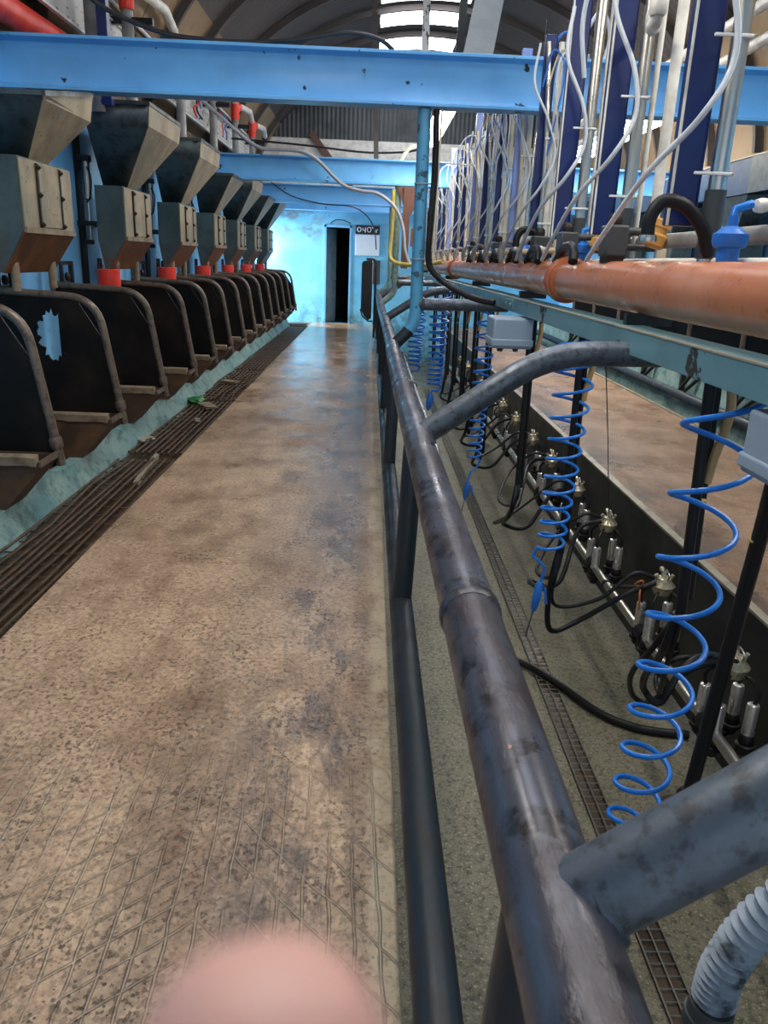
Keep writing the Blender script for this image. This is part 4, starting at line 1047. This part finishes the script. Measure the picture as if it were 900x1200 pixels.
# low rails and stall partitions along the right kerb
m = MB(); m.tube([(3.74,4.5,.1),(3.74,10,.1),(3.74,18.4,.1)], .055, 14); tag(m.build('kerb_pipe', MT['post_low'], origin=(3.74,11,.05)), 'black pipe lying along the foot of the far teal kerb', 'pipe', kind='thing')
m = MB(); m.box((3.40,4.5,-.02),(3.44,18.4,.012)); tag(m.build('kerb_strip', MT['edge'], origin=(3.42,11,0)), 'thin pale steel strip beside the black pipe on the far walkway', 'strip', kind='thing')
pr = None
for i, y in enumerate((6.6, 8.0, 9.4, 10.8, 12.2, 13.6, 15.0)):
    if pr is None:
        pr = thing('kerb_stall_frame', (0,0,0), '', 'stall frame', 'dark stall frames along the right kerb')
        q = MB(); q.bar((3.82,0,.1),(3.82,0,.62),.06,.06,(0,1,0)); q.build('post', MT['darksteel'], pr, bevel=.004)
        q = MB(); q.tube([(3.76,-.1,.16),(3.86,-.42,.55)], .022, 8); q.tube([(3.76,-.25,.16),(3.9,-.6,.5)], .022, 8); q.build('slanted_bar', MT['darksteel'], pr)
        q = MB(); q.tube(fillet([(3.82,0,.5),(3.8,0,1.15),(4.5,0,1.2)], .2, 6), .026, 10); q.build('tube_frame', MT['tubeframe'], pr)
        q = MB(); q.prism([(3.85,-.006,.45),(3.83,-.006,.95),(3.98,-.006,1.13),(4.5,-.006,1.16),(4.5,-.006,.45)], (0,.012,0)); q.build('board', MT['panel'], pr)
        o = pr
    else: o = dup(pr)
    o.location = (0, y, 0); o['label'] = 'dark stall frame on the far teal kerb, %s from the camera' % ORD[i]
for k, (x, z) in enumerate(((3.15,3.62),(3.3,3.42))):
    m = MB(); m.tube([(x,5.0,z),(x,10,z+.02),(x,17,z)], .05, 12); tag(m.build('roof_pipe', MT['whitepipe'], origin=(x,10,z)), ('upper' if k == 0 else 'lower') + ' of two white pipes under the roof at upper right', 'pipe', 'white roof pipes', 'thing')

# ------------------------------------------------------------------ strip lights
def strip(x, y0, y1, z, label, w=.16):
    r = thing('strip_light', (x,(y0+y1)/2,z), label, 'strip light', 'strip lights over the parlour')
    q = MB(); q.box((x-w*.5,y0,z+.05),(x+w*.5,y1,z+.12)); q.build('body', MT['lampbody'], r, bevel=.01)
    q = MB(); q.prism([(x-w*.62,y0+.02,z+.05),(x-w*.5,y0+.02,z-.02),(x-w*.2,y0+.02,z-.05),(x+w*.2,y0+.02,z-.05),(x+w*.5,y0+.02,z-.02),(x+w*.62,y0+.02,z+.05)], (0,y1-y0-.04,0)); q.build('diffuser', MT['lamp'], r)
    for y in (y0+.3, y1-.3):
        q = MB(); q.tube([(x,y,z+.12),(x,y,z+.9)], .006, 6); q.build('hanger', MT['darksteel'], r)
strip(.86, 10.5, 13.5, 3.3, 'bright strip light seen right of the pale blue post under the nearest beam', .2)
strip(3.5, 10.6, 14.6, 3.3, 'bright strip light at right seen between the navy columns', .24)
strip(1.9, 8.2, 10.4, 3.3, 'added strip light over the milking units, unseen behind the nearest beam')  # added lamp, out of view, brightens the milking units
strip(-.6, 1.6, 3.8, 3.45, 'strip light over the near walkway')
strip(2.3, 1.6, 4.2, 3.45, 'strip light over the near pit')

# ------------------------------------------------------------------ things above the beams
r = thing('cable_tray', (-2.5,11,3.24), 'white slotted cable tray running along the upper left wall', 'cable tray')
q = MB(); q.box((-2.515,5.2,3.23),(-2.5,17.4,3.52)); q.build('tray_face', MT['tray'], r)
q = MB(); q.bar((-2.49,5.2,3.22),(-2.49,17.4,3.22),.035,.02); q.bar((-2.49,5.2,3.525),(-2.49,17.4,3.525),.02,.012); q.build('edge_rail', MT['lampbody'], r)
for y in (6.9, 9.3, 11.7, 14.1, 16.5):
    q = MB(); q.bar((-2.515,y,3.3),(XL-.05,y,3.3),.03,.03); q.build('wall_stay', MT['darksteel'], r)
def conduit(z, x, r_, mat, label):
    m = MB(); m.tube([(x,5,z),(x,11,z+.02),(x,17.5,z)], r_, 8); tag(m.build('wall_conduit', MT[mat], origin=(x,11,z)), label, 'conduit', 'conduits on the upper left wall', 'thing')
conduit(3.66, -2.47, .018, 'lampbody', 'pale conduit above the slotted tray on the upper left wall')
conduit(3.72, -2.5, .014, 'brownpost', 'thin brown conduit above the slotted tray on the upper left wall')
rnd = random.Random(4)
k = 0
for y in (9.6, 10.0, 10.4, 11.6, 12.3, 12.9, 13.4):
    for c, mat in ((0,'red'), (.05,'blackcable'), (.1,'whitepipe'), (.14,'bluegun')):
        if rnd.random() < .3: continue
        y1 = y + c*2; p = [(-2.47,y1,3.62)]
        for s in range(4): p.append((-2.44+rnd.uniform(-.02,.04), y1+rnd.uniform(-.12,.12), 3.52-.09*s))
        m = MB(); m.tube(spline(p, 5), .012, 6)
        tag(m.build('tangled_wire', MT[mat], origin=p[0]), 'loose thin wires tangled over the slotted tray on the upper left wall', 'wire', 'tangled wires on the tray', 'thing')
m = MB(); m.tube([(-2.52,4.2,3.02),(-2.55,5.6,3.02),(-2.57,7.1,3.06),(-2.58,7.25,3.02)], [.095,.095,.095,.08], 18)
tag(m.build('red_pipe', MT['red'], origin=(-2.55,5.6,2.92)), 'fat red pipe above the nearest beam in the top left corner', 'pipe', kind='thing')
# feed drop pipes coming down to the hoppers
ap = None
for i, y in enumerate(BX[1:6]):
    if ap is None:
        ap = thing('feed_drop_pipe', (0,0,0), '', 'drop pipe', 'white feed drop pipes over the hoppers')
        q = MB(); q.tube([(-2.36,0,2.6),(-2.36,0,3.2),(-2.36,0,3.75)], .055, 14); q.build('drop', MT['grey'], ap)
        q = MB(); q.lathe([(.066,0),(.07,.02),(.07,.26),(.066,.28)], (-2.36,0,3.62), (0,0,1), 14); q.lathe([(.06,0),(.066,.02),(.066,.16),(.06,.18)], (-2.36,.02,3.78), (.2,.9,.4), 14); q.build('red_collar', MT['red'], ap)
        q = MB(); q.tube([(-2.36,.1,3.82),(-2.33,.5,3.9),(-2.3,1.2,3.95),(-2.36,1.85,3.9)], .05, 14); q.build('feed_tube', MT['whitepipe'], ap)
        q = MB(); q.box((-2.62,-.03,3.50),(-2.12,.03,3.56)); q.build('bracket', MT['darksteel'], ap)
        o = ap
    else: o = dup(ap)
    o.location = (0, y+.15, 0); o['label'] = 'white drop pipe with red collar, upper left wall, %s from the camera' % ORD[i]
tag(st('dark_duct', MB().box((-2.2,6.7,3.42),(-1.75,7.0,3.6)), 'navy', bevel=.01), 'dark blue box under the roof at the top edge, left of centre', 'box', kind='thing')
m = MB(); m.tube([(-2.35,7.3,2.6),(-2.35,7.3,3.8)], .075, 16); tag(m.build('grey_downpipe', MT['grey'], origin=(-2.35,7.3,2.6)), 'thick pale grey downpipe beside the slotted tray at the top left', 'pipe', kind='thing')
m = MB(); m.box((-2.24,7.02,2.62),(-2.16,7.1,3.8)); tag(m.build('navy_upright', MT['navy'], origin=(-2.2,7.06,2.62)), 'narrow navy upright beside the grey downpipe at the top left', 'upright', kind='thing')
# steel uprights and braces above the beams
def upright(p0, p1, w, d, mat, name, label, cat, grp=None):
    m = MB(); m.bar(p0, p1, w, d, (0,1,0)); tag(m.build(name, MT[mat], origin=p0), label, cat, grp, 'thing')
upright((.66,12.3,2.895),(.62,12.3,5.6),.10,.05,'angle','slotted_angle_post','white slotted angle post standing on the second beam beside the bright rooflight','post')
upright((.62,6.9,2.95),(.65,6.9,3.7),.06,.05,'darksteel','hanger_post','dark hanger left of the pale diagonal brace above the nearest beam','post')
upright((.0,12.35,2.895),(-.12,12.35,5.6),.07,.05,'roof','dark_hanger','dark brown hanger standing on the second beam left of the slotted post','post')
upright((.68,6.35,2.75),(1.02,7.7,4.2),.22,.05,'brace','roof_brace','broad pale grey brace slanting up to the roof from the nearest beam','brace')
upright((.72,12.34,2.895),(.74,12.34,3.5),.10,.08,'brownpost','stub_post','short dark brown stub on the second beam behind the pale blue post','post')
upright((-.45,YB-.06,2.95),(-1.5,YB-.06,4.2),.14,.05,'brownpost','gable_brace','red brown diagonal brace on the grey gable','brace')
# cables
hose('beam_cable', [(-2.3,5.9,3.5),(-1.98,6.05,3.12),(-1.55,6.12,2.95),(-1.19,6.15,2.915),(-.9,6.16,2.915),(-.6,6.16,2.94),(-.25,6.16,3.0),(-.02,6.18,2.98),(.1,6.2,2.915)], .016, 'blackcable', 'black cable sagging onto the top of the nearest blue beam', 'cable')
hose('drooping_cable', [(-2.42,11.9,3.5),(-1.9,12.05,3.1),(-1.66,12.08,2.96),(-1.4,12.1,2.95),(-1.1,12.1,2.94),(-.85,12.1,2.84),(-.6,12.1,2.62),(-.42,12.1,2.5),(-.2,12.1,2.45),(.05,12.1,2.42),(.3,12.08,2.24),(.42,12.05,1.98),(.47,12,1.65),(.55,12,1.44)], .026, 'cord', 'thick pale grey cable drooping across the second blue beam', 'cable')
hose('thin_cable', [(-2.0,16.1,2.85),(-1.6,16.1,2.62),(-1.0,16.1,2.5),(-.5,16.05,2.48),(-.2,16.05,2.36),(.0,16.05,2.1),(.06,16.05,1.7)], .012, 'blackcable', 'thin black cable looping below the third beam to the white board', 'cable')
hose('gable_cable', [(-2.3,13.5,3.25),(-1.2,13.5,3.2),(-.2,13.4,3.12),(.4,13.2,3.12),(.62,12.7,3.1)], .016, 'blackcable', 'black cable strung between the second beam and the grey gable', 'cable')
hose('yellow_cable', [(.62,12.35,3.1),(.5,12.33,3.08),(.42,12.33,3.0),(.36,12.35,2.9)], .028, 'cream', 'cream hose curving onto the second beam left of the pale blue post', 'hose')
hose('post_hose', [(.42,6.12,2.54),(.43,6.12,2.1),(.42,6.12,1.8),(.415,6.11,1.55),(.45,6.1,1.44),(.58,6.05,1.34),(.76,5.95,1.26),(.9,5.85,1.235)], .024, 'rubber', 'black hose strapped down the pale blue post and over to the channel', 'hose')
hose('post_wire', [(.46,6.13,2.54),(.455,6.13,2.0),(.45,6.13,1.5)], .008, 'cream', 'cream wire beside the black hose on the pale blue post', 'wire')
hose('yellow_hose', [(.27,12.2,2.5),(.27,12.2,2.0),(.25,12.2,1.62),(.3,12.1,1.5),(.45,11.9,1.46),(.7,11.5,1.46),(.95,11.0,1.52)], .03, 'yellow', 'yellow hose down the far teal post and across to the orange pipe', 'hose')
for k, z in enumerate((1.52, 2.05)):
    m = MB(); m.lathe([(.052,-.006),(.055,0),(.052,.006)], (.34,6.19,z), (.0,0,1), 18); m.tube([(.37,6.15,z),(.45,6.12,z)], .006, 6); tag(m.build('tie_wire', MT['cord'], origin=(.34,6.19,z)), ('lower' if k == 0 else 'upper') + ' pale wire tie round the blue post and black hose', 'tie', 'wire ties on the blue post', 'thing')
upright((.47,12.2,1.4),(.47,12.2,2.54),.1,.05,'brownpost','rusty_plate','red brown upright plate beside the far teal post','post')
m = MB(); m.prism([(.32,12.2,2.54),(.78,12.2,2.54),(.5,12.2,2.1)], (0,.012,0)); tag(m.build('gusset', MT['brownpost'], origin=(.5,12.2,2.1)), 'dark triangular gusset under the second beam', 'gusset', kind='thing')
r = thing('tagged_rod', (.45,9,1.5), 'thin white rod with an orange tag left of the pale blue post', 'rod')
q = MB(); q.tube([(.46,9.0,2.5),(.46,9.0,2.0),(.455,9.0,1.42)], .011, 8); q.build('rod', MT['white'], r)
q = MB(); q.box((.405,8.985,1.66),(.515,9.02,1.85)); q.build('tag', MT['tagorange'], r, bevel=.01)
q = MB(); q.tube([(.46,9,2.49),(.6,9,2.52),(1.1,9.1,2.52)], .008, 6); q.build('top_wire', MT['white'], r)
# ------------------------------------------------------------------ end wall notice
r = thing('notice_board', (-.12,YB-.03,1.62), 'white board under a black strip on the pale blue end wall', 'board')
q = MB(); q.box((-.43,YB-.03,1.6),(.14,YB-.005,2.07)); q.build('white_panel', MT['board'], r, bevel=.004)
q = MB(); q.box((-.43,YB-.03,2.08),(.14,YB-.006,2.28)); sg = q.build('black_strip', MT['sign'], r)
def glyph(pts, x, z, s):
    q.tube([(x+a*s, YB-.034, z+b*s) for a, b in pts], .011, 6)
q = MB()
oval = [(.5+.42*math.cos(2*PI*k/12), .5+.5*math.sin(2*PI*k/12)) for k in range(13)]
glyph(oval, -.395, 2.13, .1); glyph([(.1,.9),(.1,.4),(.8,.4)], -.275, 2.13, .1); glyph([(.75,1),(.75,-.1)], -.275, 2.13, .1); glyph(oval, -.165, 2.13, .11)
glyph([(.2,1),(.25,.7)], -.06, 2.14, .11); glyph([(.1,.3),(.5,.1),(.3,.55),(.8,.7)], .02, 2.12, .1)
q.build('chalk_digits', MT['signwhite'], sg, origin=sg['_o'])
m = MB(); m.tube(spline([(-1.02,YB-.03,2.3),(-.9,YB-.05,2.37),(-.72,YB-.05,2.37),(-.55,YB-.03,2.31)], 5), .012, 6); tag(m.build('wall_wire', MT['blackcable'], origin=(-.8,YB-.04,2.3)), 'black wire arched over the end doorway', 'wire', kind='thing')
m = MB(); m.box((-.0,YB-.12,.95),(.18,YB-.003,1.5)); tag(m.build('wall_cabinet', MT['darkgrey'], origin=(.1,YB-.1,.95), bevel=.01), 'small dark cabinet on the end wall under the white board', 'cabinet', kind='thing')

# ------------------------------------------------------------------ camera (VP and horizon read from the photograph)
CAMPOS = Vector((0, 0, 1.5))
cX, cYd, cF = Vector((0.99917812,-0.0136561,0.03816527)), Vector((0.03206035,-0.30988848,-0.95023222)), Vector((0.02480345,0.95067483,-0.30919597))
cam = bpy.data.cameras.new('camera'); co = bpy.data.objects.new('camera', cam); COL.objects.link(co)
up = -cYd
co.matrix_world = Matrix(((cX.x,up.x,-cF.x,0),(cX.y,up.y,-cF.y,0),(cX.z,up.z,-cF.z,1.5),(0,0,0,1)))
cam.sensor_fit = 'VERTICAL'; cam.sensor_height = 36; cam.lens = 36*905/1200; cam.clip_start = .005; cam.clip_end = 200
cam.dof.use_dof = True; cam.dof.focus_distance = 4.5; cam.dof.aperture_fstop = 11
SC.camera = co

# ------------------------------------------------------------------ the photographer's hand, one fingertip in view
def hand():
    me = bpy.data.meshes.new('hand'); bm = bmesh.new(); sk = bm.verts.layers.skin.verify()
    def chain(pts, start=None):
        prev = start; out = []
        for x, y, z, rad in pts:
            v = bm.verts.new((x, y, z)); v[sk].radius = (rad, rad)
            if prev: bm.edges.new((prev, v))
            prev = v; out.append(v)
        return out
    # hand frame: x across the palm, y towards the fingertips, z towards the back of the hand (metres)
    w = chain([(0,-.10,0,.026),(0,-.05,0,.027),(0,0,0,.026)])
    root = w[2]; root[sk].use_root = True
    kn = chain([(.018,.045,0,.016),(.026,.08,.002,.011)], root)
    chain([(.029,.104,-.001,.0098),(.031,.124,-.004,.0094),(.032,.138,-.006,.0090),(.0325,.146,-.007,.0066)], kn[-1])
    kn = chain([(.004,.05,.001,.015),(.005,.084,.003,.011)], root)
    chain([(.0055,.112,-.002,.0086),(.006,.134,-.008,.0080),(.006,.146,-.012,.0074),(.006,.152,-.014,.005)], kn[-1])
    kn = chain([(-.012,.048,0,.015),(-.016,.08,.001,.0105)], root)
    chain([(-.017,.1,-.010,.0084),(-.017,.106,-.028,.0078),(-.0165,.096,-.038,.007)], kn[-1])
    kn = chain([(-.026,.04,-.001,.013),(-.034,.066,0,.0095)], root)
    chain([(-.037,.083,-.008,.0074),(-.037,.088,-.022,.0068),(-.036,.08,-.03,.006)], kn[-1])
    chain([(.03,-.005,-.012,.015),(.05,.022,-.02,.0115),(.058,.048,-.022,.0092),(.058,.064,-.022,.0075)], root)
    bm.to_mesh(me); bm.free()
    me.materials.append(MT['skin'])
    o = bpy.data.objects.new('hand', me); COL.objects.link(o)
    s = o.modifiers.new('skin', 'SKIN'); s.use_smooth_shade = True
    u = o.modifiers.new('sub', 'SUBSURF'); u.levels = u.render_levels = 3
    return o
hd = hand(); hd.name = 'person'; tag(hd, "photographer's bare hand, a blurred pink fingertip rising from the bottom edge", 'person', kind='thing')
# tip of the index finger just below the lens axis, the hand hanging down towards the wrist
D = .047
def campt(x, y, z): return CAMPOS + cX*x + cYd*y + cF*z
tip = campt((308-450)/905*D, (1122-600)/905*D, D)
ay = (-cYd*.97 - cF*.10 - cX*.03).normalized(); az = (-cF + ay*cF.dot(ay)).normalized(); ax = ay.cross(az)
Rm = Matrix((ax, ay, az)).transposed().to_4x4() @ Matrix.Rotation(.35, 4, 'Y')
hd.matrix_world = Matrix.Translation(tip - Rm @ Vector((.0325,.145,-.007))) @ Rm
q = MB(); n = 8; vs = []
for i in range(n + 1):
    for j in range(n + 1):
        u, v = i/n*2-1, j/n; wv = .0062*(1 - .25*v*v - .3*max(0, .2-v))
        vs.append((.032 + u*wv, .1325 + v*.0105, -.005 + .0091 - .0032*u*u - .003*v*v))
q.add(vs, [(i*(n+1)+j, (i+1)*(n+1)+j, (i+1)*(n+1)+j+1, i*(n+1)+j+1) for i in range(n) for j in range(n)])
nl = q.build('fingernail', MT['nail'], origin=(0,0,0)); nl.parent = hd
so = nl.modifiers.new('thick', 'SOLIDIFY'); so.thickness = .0006
# ------------------------------------------------------------------ light
w = bpy.data.worlds.new('world'); SC.world = w; w.use_nodes = True
bg = w.node_tree.nodes['Background']; bg.inputs['Color'].default_value = (.78,.88,1,1); bg.inputs['Strength'].default_value = 1.0
def area(name, loc, sx, sy, rot, power, col):
    l = bpy.data.lights.new(name, 'AREA'); l.shape = 'RECTANGLE'; l.size = sx; l.size_y = sy; l.energy = power; l.color = col
    o = bpy.data.objects.new(name, l); COL.objects.link(o); o.location = loc; o.rotation_euler = rot
    return o
# daylight outside the side doorway by the end wall and outside the open near end
area('doorway_daylight', (-3.9,19.05,1.5), 2.4, .9, (0,-PI/2,0), 600, (.86,.95,1))
SC.view_settings.view_transform = 'Standard'; SC.view_settings.look = 'None'; SC.view_settings.exposure = 0; SC.view_settings.gamma = 1
SC.view_settings.use_curve_mapping = False
SC.cycles.max_bounces = 8; SC.cycles.diffuse_bounces = 4; SC.cycles.sample_clamp_indirect = 6
SC.cycles.use_denoising = True
